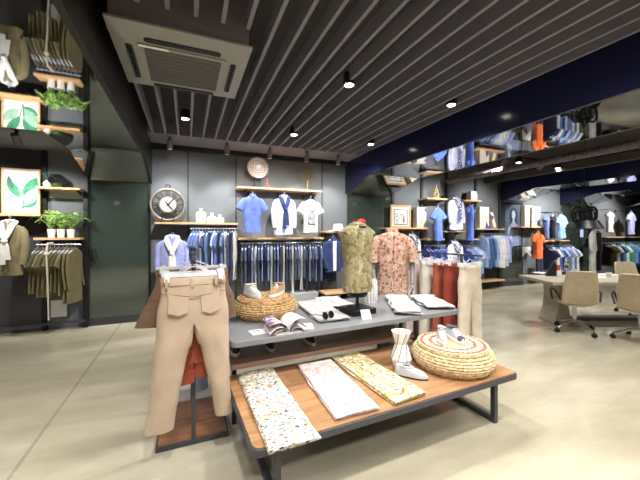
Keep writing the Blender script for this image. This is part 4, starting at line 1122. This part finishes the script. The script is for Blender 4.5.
# on the grey table
wj = fabric('white_denim', (202, 200, 197), .10)
folded('folded_jeans', 'white jeans folded on the grey table under the dark sunglasses', (300, 307), (320, 302), (324, 326), (347, 319), ZU, wj, .028, rum=.012)
folded('folded_shirt', 'white knit lying on the grey table left of the bust stand', (316, 302), (338, 299), (334, 311), (352, 306), ZU, fabric('pale_knit', (216, 214, 210)), .024, cat='shirt', rum=.02)
folded('folded_jeans', 'white jeans folded on the grey table with a dark belt buckle', (389, 300), (404, 298), (398, 318), (421, 314), ZU, wj, .034, rum=.02)
folded('folded_jeans', 'white jeans folded at the right end of the grey table', (415, 300), (431, 298), (430, 312), (454, 308), ZU, wj, .03, rum=.02)
p = atz(404, 303, ZU)
t = thing('belt', 'dark belt with a square buckle on the white jeans beside the floral shirt', 'belt', (p.x, p.y, ZU+.034), -.7)
obj('strap', M().box(-.11, .09, -.016, .016, 0, .006).wob(.003, 9, 2), MAT['black'], t); obj('buckle', M().ring(.026, .004, 4, 6, (.10, 0, .004), 'z'), MAT['chrome'], t)
p = atz(330, 322, ZU)
t = thing('sunglasses', 'dark sunglasses lying on the white jeans on the grey table', 'glasses', (p.x-.02, p.y-.01, ZU+.050), .35)
gm = plain('dark_lens', (30, 30, 34), .1)
for s in (-1, 1):
    obj('lens', M().lathe([(0, -.002), (.028, -.002), (.028, .002), (0, .002)], 20).xf(Matrix.Translation((s*.034, 0, .012)) @ Matrix.Rotation(1.2, 4, 'X')), gm, t)
    obj('rim', M().ring(.029, .0028, 24, 6).xf(Matrix.Translation((s*.034, 0, .012)) @ Matrix.Rotation(1.2, 4, 'X')), MAT['black'], t)
    obj('temple', M().tube([(s*.062, 0, .016), (s*.064, .08, .012), (s*.058, .13, .0)], .003, 6), MAT['black'], t)
obj('bridge', M().tube([(-.007, 0, .016), (0, 0, .020), (.007, 0, .016)], .003, 6), MAT['black'], t)
p = atz(367, 319, ZU)
t = thing('price_card', 'small white card leaning on the black base of the bust', 'card', (p.x, p.y, ZU), -.25)
obj('card', M().box(-.042, .042, 0, .004, 0, .09).xf(Matrix.Rotation(-.75, 4, 'X')), MAT['paper'], t); obj('printed_lines', M().box(-.028, .02, -.0008, .0, .055, .062).box(-.028, .028, -.0008, 0, .035, .040).xf(Matrix.Rotation(-.75, 4, 'X')), plain('print_grey', (120, 124, 128), .7), t)
# brochures, magazine
p = atz(268, 332, ZU)
t = thing('brochure', 'white printed brochure lying flat at the front left of the grey table', 'brochure', (p.x+.0, p.y+.035, ZU), .15)
obj('sheet', M().box(-.13, .16, -.055, .055, 0, .004), MAT['paper'], t); obj('printed_mark', M().box(-.10, -.05, .01, .035, .0035, .0046).box(-.02, .02, -.03, .0, .0035, .0046), plain('print_grey', (120, 124, 128), .7), t)
p = atz(306, 328, ZU)
t = thing('brochure', 'white sheet lying on the grey table right of the fanned magazine', 'brochure', (p.x-.03, p.y+.05, ZU), -.25)
obj('sheet', M().box(-.10, .10, -.075, .075, 0, .004), MAT['paper'], t)
p = atz(286, 331, ZU)
t = thing('magazine', 'open magazine with its pages fanned and curled on the grey table', 'magazine', (p.x, p.y+.03, ZU+.005), .05)
pgs = [plain('page_white', (232, 230, 228), .6), pattern('page_print', (226, 222, 226), [('noise', 16, .52, (120, 100, 150)), ('noise', 24, .56, (210, 170, 150))]), plain('page_dark', (150, 122, 128), .5, var=.3, scale=20)]
for i, (a0, cl) in enumerate(((160, 1.5), (140, 1.35), (122, 1.2), (104, 1.0), (86, -1.0), (68, -1.2), (50, -1.35), (30, -1.4), (14, -1.2))):
    rings = []
    a = math.radians(a0); x = z = 0; 
    pts = [(0, 0)]
    for q in range(8):
        x += .024*math.cos(a); z += .024*math.sin(a); z = max(z, .003); pts.append((x, z)); a += cl*.26
    poly = [(px_, -.10, pz_) for px_, pz_ in pts]
    top = [[(px_, -.10, pz_) for px_, pz_ in pts] + [(px_+.0012, -.10, pz_+.0012) for px_, pz_ in reversed(pts)],
           [(px_*.92, .13, pz_*.92) for px_, pz_ in pts] + [(px_*.92+.0012, .13, pz_*.92+.0012) for px_, pz_ in reversed(pts)]]
    obj('page', M().loft(top), pgs[(0, 1, 0, 1, 0, 2, 0, 2, 0)[i]], t)
obj('cover', M().box(-.10, .10, -.105, .135, -.0045, .0), pgs[0], t)

# ================================================================ BUSTS
camo = pattern('olive_camouflage', (172, 163, 128), [('noise', 9, .52, (154, 144, 106)), ('noise', 20, .57, (136, 121, 78)), ('noise', 15, .61, (190, 183, 152)), ('leaf', 40, .52, (126, 112, 74))])
rustfl = pattern('rust_floral', (206, 170, 150), [('noise', 9, .52, (190, 148, 126)), ('spot', 20, .64, (152, 104, 86)), ('leaf', 30, .52, (222, 202, 186)), ('leaf', 44, .54, (136, 98, 84))])
form = fabric('bust_linen', (150, 140, 112), .08)
B = tab(1.205, .95)
d0 = B.x*SN + B.y*CS
def zpix(py, d=None): return EYE + (232-py)/316.0*(d or d0)
zc, zb = zpix(224), zpix(291)
t = thing('dress_form', 'black stand and bust form on the grey table wearing the olive camouflage top', 'mannequin', (B.x, B.y, ZU), .12)
obj('base', M().box(-.13, .13, -.12, .12, 0, .05), MAT['black'], t, .004)
obj('pole', M().tube([(0, 0, .05), (0, 0, zb-ZU-.03)], .016, 12), MAT['black'], t)
obj('mount', M().lathe([(.0, zb-ZU-.045), (.085, zb-ZU-.045), (.10, zb-ZU-.018), (0, zb-ZU-.014)], 24), MAT['black'], t)
tz = zc - ZU
obj('torso', M().loft([sell(a, b_, z, 24) for z, a, b_ in ((zb-ZU+.03, .09, .065), (tz-.40, .10, .075), (tz-.22, .09, .08), (tz-.11, .075, .05), (tz-.055, .06, .045), (tz-.02, .05, .045))]), form, t)
obj('neck_cap', M().lathe([(.048, tz+.004), (.050, tz+.010), (.035, tz+.020), (0, tz+.022)], 20), form, t)
hw = 18.3/316*d0; Lt = zc-zb
t = thing('camouflage_top', 'olive camouflage sleeveless top worn by the bust on the grey table', 'shirt', (B.x, B.y, zc+.085), .12)
ks = [(-.085, .075, .062), (-.10, .085, .068), (-.122, .13, .082), (-.145, hw*.92, .095), (-.19, hw*.96, .105), (-.26, hw*.90, .116), (-.34, hw*.84, .120), (-.45, hw*.76, .105), (-.55, hw*.82, .105), (-.085-Lt+.03, hw*.90, .11), (-.085-Lt, hw*.80, .10)]
rings = []
for z, a, b_ in dense(ks, .03):
    r = []
    for k, q in enumerate(sell(a, b_, z, 40)):
        w_ = noise.noise(Vector((q[0]*10, q[1]*8, z*9)))*.010 + noise.noise(Vector((q[0]*22, q[1]*18, z*30)))*.004
        v = Vector((q[0], q[1], 0)).normalized(); r.append((q[0]+v.x*w_, q[1]+v.y*w_, z))
    rings.append(r)
obj('body', M().loft(rings), camo, t)
obj('crew_collar', M().ring(.070, .012, 30, 8, (0, -.002, -.090), 'z', .84), camo, t)
for s in (-1, 1): obj('cap_sleeve', M().tube([(s*hw*.66, 0, -.168), (s*hw*.84, 0, -.170), (s*hw*.95, -.004, -.185)], [(.06, .035), (.070, .040), (.066, .036)], 16, up=(0, 1, 0)).wob(.006, 12, s), camo, t)
obj('neck_label', M().box(-.036, .036, -.096, -.070, -.118, -.106), MAT['black'], t)
# printed words' place on the chest is left as a dark scuffed mark
m = M()
for i in range(7): m.box(-.05+i*.0145, -.040+i*.0145, -.004, .0, -.008 + .004*(i % 2), .010 - .003*((i+1) % 2))
# second mannequin, floor standing, rust floral shirt
D2 = Vector((2.46, 3.43, 0)); d1 = D2.x*SN + D2.y*CS
zc2, zb2 = zpix(231, d1), zpix(299, d1)
t = thing('mannequin', 'grey half mannequin standing behind the grey table in the rust floral shirt', 'mannequin', (D2.x, D2.y, 0), -.35)
skin = plain('mannequin_grey', (150, 148, 146), .35, .2)
obj('base', M().lathe([(0, 0), (.17, 0), (.17, .012), (.03, .022), (0, .022)], 30), MAT['black'], t)
obj('pole', M().tube([(0, 0, .02), (0, 0, zb2)], .016, 12), MAT['chrome'], t)
obj('torso', M().loft([sell(a, b_, z, 24) for z, a, b_ in ((zb2-.02, .13, .08), (zb2+.25, .12, .08), (zc2-.28, .11, .085), (zc2-.12, .085, .06), (zc2-.06, .055, .045), (zc2+.02, .045, .042))]), skin, t)
for s in (-1, 1):
    obj('arm', M().tube([(s*.245, -.004, zc2-.27), (s*.258, -.01, zc2-.40), (s*.262, -.02, zc2-.48), (s*.255, -.05, zc2-.58), (s*.235, -.09, zc2-.68)], [.040, .038, .036, .032, .024], 14), skin, t)
    hm = M().ell((s*.228, -.105, zc2-.73), .022, .036, .045, 12, 8)
    for f in range(4): hm.tube([(s*.228, -.125+f*.016, zc2-.75), (s*.222, -.132+f*.017, zc2-.80), (s*.212, -.132+f*.016, zc2-.83-.006*(f % 2))], [.009, .008, .006], 6)
    hm.tube([(s*.21, -.135, zc2-.72), (s*.19, -.155, zc2-.76), (s*.182, -.16, zc2-.785)], [.010, .009, .006], 6)
    obj('hand', hm, skin, t)
hw = .205; Lt = zc2 - zb2
t = thing('floral_shirt', 'rust floral short-sleeved shirt worn by the mannequin behind the grey table', 'shirt', (D2.x, D2.y, zc2+.085), -.35)
m = torso_m(Lt, hw, .135, 5, .012, 40, .03, .92, False); obj('body', m, rustfl, t)
for s in (-1, 1): obj('sleeve', M().tube([(s*hw*.78, 0, -.18), (s*hw*1.0, 0, -.225), (s*(hw+.045), -.004, -.33), (s*(hw+.055), -.012, -.485)], [(.075, .058), (.088, .072), (.086, .074), (.088, .076)], 16, up=(0, 1, 0), cap=False).wob(.008, 10, s), rustfl, t)
obj('collar', collar_m(hw, .135), rustfl, t)
obj('placket', M().box(-.016, .016, -.150, -.135, -.10-Lt*.9, -.13), rustfl, t, .003)

# ================================================================ TROUSER STANDS
def trousers_m(hw, hip, L, rise, lean=(-.055, .06), legw=(.12, .085), dep=.05, seed=0, lens=(1, .95), skew=0):
    """one continuous surface: waist and hips, then two legs that share the crotch seam"""
    N = 32; S_ = 5; m = M(); rows = []
    ks = [(0, hw, dep*.9), (-.04, hw*1.0, dep*.95), (-.12, hw*1.03, dep*1.05), (-.20, hip*.98, dep*1.2), (-rise, hip, dep*1.15)]
    def wr(p, a):
        w_ = noise.noise(Vector((p[0]*8, p[1]*5+seed, p[2]*6)))*a + noise.noise(Vector((p[0]*22, p[1]*9+seed, p[2]*15 + p[0]*10)))*a*.6
        return (p[0]+w_*.4, p[1]+w_*(-1 if p[1] < 0 else 1), p[2])
    rows = [[wr((p[0]+skew*p[2], p[1], p[2]), .010) for p in sell(a, b, z, N, 2.7)] for z, a, b in dense(ks, .03)]
    m.v = [p for r in rows for p in r]; n = len(rows)
    for i in range(n-1):
        for j in range(N): m.f.append((i*N+j, i*N+(j+1) % N, (i+1)*N+(j+1) % N, (i+1)*N+j))
    m.f.append(tuple(range(N)))
    last = (n-1)*N; F, Bk = N*3//4, N//4                 # front centre (-y), back centre (+y)
    pf_, pb_ = Vector(m.v[last+F]), Vector(m.v[last+Bk])
    seam = []
    for i in range(1, S_+1):
        f = i/(S_+1); p = pf_.lerp(pb_, f); p.z -= .02*math.sin(PI*f); seam.append(len(m.v)); m.v.append(tuple(p))
    for side in (-1, 1):
        outer = [last + (F + (-k if side < 0 else k)) % N for k in range(N//2+1)]       # front centre -> outside -> back centre
        loop = outer + list(reversed(seam))
        cnt = len(loop); cz = -rise; prev = loop
        LL = L*lens[0 if side < 0 else 1]; lw = legw[0 if side < 0 else 1]; ln = lean[0 if side < 0 else 1]
        no = N//2
        c0 = side*hip*.5
        K = 20
        for s in range(1, K+1):
            f = s/K; z = -rise - (LL-rise)*f
            rx = hip*.50 + (lw-hip*.50)*min(1, f*1.3); ry = dep*1.05*(1-.25*f)
            cx = c0 + side*.004*0 + ln*f + skew*z
            ids = []
            for k in range(cnt):
                if k <= no: a = PI*(-1.0) * (k/no) ; ang = (-70 - 220*k/no) if True else 0
                else: ang = (-290 - 140*(k-no)/(cnt-no))
                a = math.radians(ang)                       # -70 front-inside .. clockwise round the outside
                x = rx*math.cos(a)*(1 if side < 0 else -1); y = ry*math.sin(a)
                x = math.copysign(abs(x/rx)**.85*rx, x)
                p = (cx + x, y, z)
                g = min(1, f*4)
                if g < 1 and s < 5:
                    src = m.v[loop[k]]; p = tuple(src[i]*(1-g) + p[i]*g if i < 2 else src[2] + (p[2]-(-rise))*1.0 for i in range(3))
                ids.append(len(m.v)); m.v.append(wr(p, .011))
            for k in range(cnt): m.f.append((prev[k], prev[(k+1) % cnt], ids[(k+1) % cnt], ids[k]))
            prev = ids
        m.f.append(tuple(prev))
    return m
def clip_hanger(t, hw, top, mat=None):
    mat = mat or MAT['plastic']
    h = M().box(-hw, hw, -.010, .010, .006, .028)
    h.tube([(-hw*.45, 0, .03), (-.02, 0, .07), (.02, 0, .07), (hw*.45, 0, .03)], .005, 8)
    o = obj('hanger', h, mat, t, .004)
    for s in (-1, 1): obj('clip', M().box(s*hw*.84-.016, s*hw*.84+.016, -.06, .06, -.018, .034), mat, o, .004)
    obj('hook', M().tube([(0, 0, .07), (-.012, 0, .085), (-.026, 0, top-.04)] + [(-.026*math.cos(a), 0, top-.022+.022*math.sin(a)) for a in [PI*i/8 for i in range(9)]], .0035, 6), MAT['chrome'], o)
def stand_trousers(label, loc, rz, mat, hw, hip, L, rise, pockets=False, top=.13, **kw):
    t = thing('hanging_trousers', label, 'trousers', loc, rz)
    dep = kw.get('dep', .05)
    obj('body', trousers_m(hw, hip, L, rise, **kw), mat, t)
    obj('waistband', M().loft([sell(a, b, z, 32, 2.7) for z, a, b in ((-.042, hw*1.012, dep*.97+.004), (-.04, hw*1.02, dep*.97+.006), (.0, hw*1.02, dep*.92+.006), (.004, hw*1.01, dep*.9+.004))], True, True), mat, t)
    if pockets:
        for s in (-1, 1):
            obj('back_pocket', M().prism([(s*.035, -.10), (s*.150, -.092), (s*.152, -.205), (s*.095, -.228), (s*.042, -.210)], -dep*1.04-.010, -dep*.9, 'y').xf(Matrix(((1, 0, 0, 0), (0, 1, .075, .0035), (0, 0, 1, 0), (0, 0, 0, 1)))).wob(.002, 9, s), mat, t, .002)
        for x in (-.16, -.015, .13): obj('belt_loop', M().box(x-.007, x+.007, -dep-.016, -dep*.7, -.05, .004), mat, t, .002)
        obj('back_label', M().box(.11, .165, -dep-.012, -dep*.75, -.036, -.010), plain('tan_patch', (150, 116, 84), .6), t, .001)
        obj('yoke_seam', M().tube([(-hw*1.0, -dep*.55-.016, -.085), (-.10, -dep-.016, -.098), (0, -dep*1.05-.014, -.115), (.10, -dep-.016, -.098), (hw*1.0, -dep*.55-.016, -.085)], .0025, 5), plain('seam_thread', (142, 112, 84), .8), t)
    clip_hanger(t, hw*.98, top)
    return t
khaki, rustc, brown = fabric('khaki_twill', (192, 170, 147), .06), fabric('rust_twill', (166, 84, 62), .06), fabric('brown_twill', (128, 102, 82), .06)
def stand(label, x, y, w, d, ztop, rz=0, y1=.05):
    t = thing('garment_stand', label, 'stand', (x, y, 0), rz)
    obj('plinth_rim', M().box(-w/2, w/2, 0, d, 0, .035), MAT['frame'], t, .003)
    obj('plinth_top', M().box(-w/2+.012, w/2-.012, .012, d-.012, .03, .040), MAT['base_wood'], t)
    for y_ in (y1, d-.06): obj('post', M().box(-.014, .014, y_-.014, y_+.014, .04, ztop), MAT['frame'], t)
    obj('arm', M().box(-.011, .011, -.26, d-.046, ztop-.002, ztop+.018), MAT['frame'], t)
    return t
zk = 1.195
SX, SY = .055, 2.40
SX -= .012
stand('garment stand with a wooden plinth at the left carrying khaki and rust trousers', SX, SY, .48, .58, zk+.125, 0, .02)
stand_trousers('khaki trousers hanging backside out on the front of the left garment stand', Vector((SX, SY-.19, zk+.01)), .02, khaki, .193, .218, .95, .285, True, top=.147,
               lean=(-.094, .078), legw=(.082, .058), dep=.05, lens=(1, .97), seed=1)
stand_trousers('rust red trousers hanging second on the left garment stand behind the khaki pair', Vector((SX, SY-.065, zk+.01)), .0, rustc, .205, .215, .735, .58, top=.147, lean=(.0, -.0), legw=(.112, .112), dep=.04, seed=2)
stand_trousers('brown flared trousers hanging at the back of the left garment stand', Vector((SX, SY+.28, zk+.01)), -.05, brown, .26, .31, .42, .22, top=.147, lean=(-.07, .03), legw=(.18, .15), dep=.05, seed=3)
t = thing('shopping_bag', 'pale blue bag hanging behind the legs of the khaki trousers', 'bag', (SX+.06, SY+.42, .18))
obj('pouch', M().loft([sell(a, b, z, 20) for z, a, b in ((0, .05, .03), (.02, .06, .04), (.20, .05, .035), (.27, .04, .02))]).wob(.01, 12, 2), fab('pale blue'), t); obj('drawstring', M().tube([(-.03, 0, .27), (0, 0, .56), (.03, 0, .27)], .004, 6), fab('white'), t)
beigep, redp, creamp = fabric('beige_cord', (218, 204, 184), .06), fabric('brick_twill', (152, 62, 48), .07), fabric('cream_twill', (232, 224, 210), .05)
zk = 1.075; SX, SY = 3.25, 3.02; A2 = .20
stand('garment stand right of the grey table carrying beige, red and cream trousers', SX, SY, .50, .90, zk+.125, A2, .012)
def on2(y): return Vector((SX - math.sin(A2)*y, SY + math.cos(A2)*y, zk+.01))
def zt_(py, loc): return EYE + (232-py)/316*(loc.x*SN+loc.y*CS)
stand_trousers('beige corduroy trousers hanging on the front of the right garment stand', on2(-.10), A2-.1, beigep, .178, .20, 1.0, .30, False, top=.147, lean=(-.035, .035), legw=(.085, .085), dep=.055, seed=4)
stand_trousers('brick red trousers hanging second on the right garment stand', on2(.12), A2, redp, .19, .21, .98, .40, top=.147, lean=(.0, .0), legw=(.11, .11), dep=.05, seed=5)
stand_trousers('dull red trousers hanging third on the right garment stand', on2(.28), A2, rustc, .19, .21, .98, .40, top=.147, lean=(.0, .0), legw=(.11, .11), dep=.05, seed=6)
stand_trousers('cream trousers hanging fourth on the right garment stand', on2(.46), A2, creamp, .22, .24, .98, .30, top=.147, lean=(-.02, .0), legw=(.12, .11), dep=.06, seed=7)
stand_trousers('pale floral trousers hanging at the back of the right garment stand', on2(.66), A2, pp, .25, .27, .98, .30, top=.147, lean=(-.05, .0), legw=(.13, .11), dep=.06, seed=8)

# ================================================================ LONG DESK WITH CHAIRS
CR = -TH
def desk(lat, dep, z=0): return cam(lat, dep, z)
t = thing('long_desk', 'long beige desk with a flared pedestal at the right of the shop', 'desk', desk(3.46, 4.70), CR)
obj('tabletop', M().prism(rpoly(0, 3.4, 0, .84, .03), .705, .75), MAT['concrete'], t, .004)
for x in (.50, 2.7):
    prof = [(-.20, 0), (.22, 0), (.22, .05), (.13, .12), (.10, .30), (.11, .52), (.16, .66), (.20, .705), (-.14, .705), (-.10, .60), (-.09, .42), (-.11, .26), (-.17, .08), (-.20, .05)]
    obj('pedestal', M().prism([(x+a*.8, b) for a, b in prof], .43, .80, 'y'), MAT['concrete'], t, .006)
obj('foot_beam', M().box(.72, 2.50, .52, .66, .03, .09), plain('dark_bronze', (84, 70, 58), .5), t, .004)
def swivel(label, lat, dep, face, back_h=.0):
    """face: heading of the sitter in desk axes, 0 = away from the camera"""
    t = thing('swivel_chair', label, 'chair', desk(lat, dep), CR - face, 'beige swivel chairs at the long desk')
    # local: sitter faces +y
    rings = []
    path = [(.27, .440), (.16, .425), (.02, .42), (-.10, .425), (-.18, .455), (-.225, .53), (-.245, .64), (-.26, .76), (-.285, .91), (-.29, .935)]
    wid = [.19, .21, .215, .215, .215, .215, .212, .205, .188, .155]
    def shell(ps, ws, th_):
        m = M(); rr_ = []
        for i, ((y, z), w_) in enumerate(zip(ps, ws)):
            a, b = ps[max(0, i-1)], ps[min(len(ps)-1, i+1)]
            tx, tz_ = b[0]-a[0], b[1]-a[1]; l = math.hypot(tx, tz_); nx, nz = tz_/l, -tx/l
            ring = []
            for k in range(20):
                q = 2*PI*k/20; c, s = math.cos(q), math.sin(q)
                u = w_*math.copysign(abs(c)**.45, c); v = th_*math.copysign(abs(s)**.8, s)
                cup = .05*(abs(u)/.235)**2
                ring.append((u, y - nx*v*1 + nx*0 + (cup if z > .5 else 0), z - nz*v + (cup*.5 if z < .5 else 0)))
            rr_.append(ring)
        return m.loft(rr_)
    obj('seat', shell(path[:5], wid[:5], .028), MAT['beige'], t)
    obj('lower_back', shell(path[4:8], [.216, .217, .216, .211], .024), MAT['beige'], t)
    obj('upper_back', shell([(-.252, .700)] + path[7:], [.211, .205, .189, .155], .026), MAT['beige'], t)
    for s in (-1, 1):
        obj('armrest', M().tube([(s*.235, -.20, .50), (s*.275, -.12, .62), (s*.28, .05, .635), (s*.275, .12, .60), (s*.24, .14, .45)], .013, 8), MAT['black'], t)
    obj('column', M().tube([(0, 0, .14), (0, 0, .41)], .028, 14).box(-.1, .1, -.1, .1, .385, .40), MAT['chrome'], t)
    for i in range(4):
        a = i*PI/2 + .5
        c, s = math.cos(a), math.sin(a)
        o = obj('foot', M().tube([(0, 0, .17), (c*.14, s*.14, .13), (c*.30, s*.30, .075)], [(.022, .028), (.018, .024), (.012, .018)], 10), MAT['chrome'], t)
        obj('caster', M().tube([(c*.30 - s*.022, s*.30 + c*.022, .03), (c*.30 + s*.022, s*.30 - c*.022, .03)], .03, 14).tube([(c*.30, s*.30, .045), (c*.30, s*.30, .075)], .009, 8), MAT['rubber'], o)
    return t
swivel('beige swivel chair at the left end of the long desk, back turned to the viewer', 3.85, 4.78, math.radians(20))
swivel('beige swivel chair nearest at the right edge of the picture before the desk', 4.42, 4.36, math.radians(50))
swivel('beige swivel chair on the far side of the long desk facing the viewer', 5.75, 5.72, math.radians(182))
# things on the desk
def ondesk(px, py): return atz(px, py, .75)
p = ondesk(543, 273.5)
t = thing('paper_stack', 'stack of white papers and black folder near the left end of the desk', 'papers', (p.x, p.y, .75), CR+.3)
obj('folder', M().box(-.17, .17, -.10, .10, 0, .012), MAT['black'], t); obj('sheet', M().box(-.16, .05, -.09, .10, .012, .018), MAT['paper'], t)
p = ondesk(553, 276)
t = thing('desk_sign', 'black wedge stand with a red and white card on the desk', 'stand', (p.x, p.y+.02, .75), CR)
obj('wedge', M().prism([(-.10, 0), (.06, 0), (.06, .20), (.02, .25)], -.03, .03, 'y'), MAT['black'], t, .003)
obj('card', M().prism([(.065, 0), (.16, 0), (.10, .27), (.075, .27)], -.03, .03, 'y'), MAT['paper'], t, .002)
obj('red_band', M().prism([(.068, .10), (.125, .10), (.112, .19), (.070, .19)], -.034, .034, 'y'), plain('card_red', (204, 74, 64), .6), t)
p = ondesk(571, 273)
t = thing('glass_jar', 'small clear glass jar beside the red and white card on the desk', 'jar', (p.x+.05, p.y+.10, .75))
obj('body', M().lathe([(0, 0), (.05, 0), (.055, .05), (.055, .13), (.04, .16), (.037, .13), (.048, .12), (.048, .01), (0, .01)], 22), gl.m, t); obj('lid', M().lathe([(0, .16), (.042, .16), (.042, .175), (.01, .19), (0, .19)], 18), MAT['chrome'], t)
for px, py, l, s in ((596, 277, 'white sheet of paper on the desk right of the left chair', .14), (606, 274.5, 'white open booklet on the desk farther from the viewer', .16)):
    p = ondesk(px, py)
    t = thing('paper_sheet', l, 'paper', (p.x, p.y, .75), CR+.1)
    obj('sheet', M().box(-s, s, -.10, .10, 0, .006), MAT['paper'], t); obj('printed_lines', M().box(-s*.7, s*.6, -.05, -.042, .0055, .0068).box(-s*.7, s*.6, .02, .028, .0055, .0068), plain('print_grey', (120, 124, 128), .7), t)
p = ondesk(609, 278)
t = thing('paper_cup', 'small cream cup on the desk between the two chairs', 'cup', (p.x, p.y, .75))
obj('body', M().lathe([(0, 0), (.03, 0), (.04, .09), (.037, .09), (.028, .006), (0, .006)], 20), MAT['white'], t); obj('sleeve', M().lathe([(.0335, .025), (.0345, .025), (.0385, .065), (.0375, .065)], 20, caps=False), fab('cream'), t)
# pendant lamp
p = cam(4.28, 5.12)
zl = EYE + 3.5/316*5.12
t = thing('pendant_lamp', 'black industrial pendant lamp hanging over the long desk', 'lamp', (p.x, p.y, zl), CR)
bk = MAT['black']
obj('shade', M().lathe([(.245, 0), (.25, 0), (.185, .125), (.12, .14), (.12, .134), (.18, .118), (.238, .004)], 32, caps=False), bk, t)
obj('rim', M().ring(.247, .008, 36, 6), bk, t)
obj('housing', M().lathe([(0, .14), (.12, .14), (.12, .16), (.105, .17), (.105, .27), (.12, .28), (.12, .31), (.06, .34), (0, .34)], 20), bk, t)
for i in range(6):
    a = i*PI/3; obj('cage_bar', M().tube([(.13*math.cos(a), .13*math.sin(a), .15), (.135*math.cos(a), .135*math.sin(a), .22), (.12*math.cos(a), .12*math.sin(a), .30)], .009, 6), bk, t)
for s in (-1, 1): obj('side_pipe', M().tube([(s*.18, 0, .12), (s*.20, 0, .20), (s*.20, 0, .30), (s*.16, 0, .345), (s*.06, 0, .345)], .02, 10), bk, t)
obj('cap', M().lathe([(0, .34), (.05, .34), (.03, .40), (.012, .44), (0, .44)], 16), bk, t)
obj('cord', M().tube([(0, 0, .43), (0, 0, 3.22-zl)], .005, 6), bk, t)
obj('bulb', M().ell((0, 0, .075), .04, .04, .055), MAT['lamp'], t)

# ================================================================ CAMERA AND VIEW
cd = bpy.data.cameras.new('camera'); co = bpy.data.objects.new('camera', cd); COL.objects.link(co)
co.location = (0, 0, EYE); co.rotation_euler = (PI/2, 0, -TH)
cd.sensor_width = 36; cd.lens = 316/640*36; cd.shift_y = -8/640; cd.clip_start = .05; cd.clip_end = 100
scene.camera = co
scene.view_settings.view_transform = 'Standard'; scene.view_settings.look = 'None'; scene.view_settings.gamma = 1; scene.view_settings.use_curve_mapping = False
scene.view_settings.exposure = 0.0
scene.cycles.max_bounces = 8; scene.cycles.diffuse_bounces = 5; scene.cycles.glossy_bounces = 4
scene.cycles.use_denoising = True; scene.cycles.sample_clamp_indirect = 6
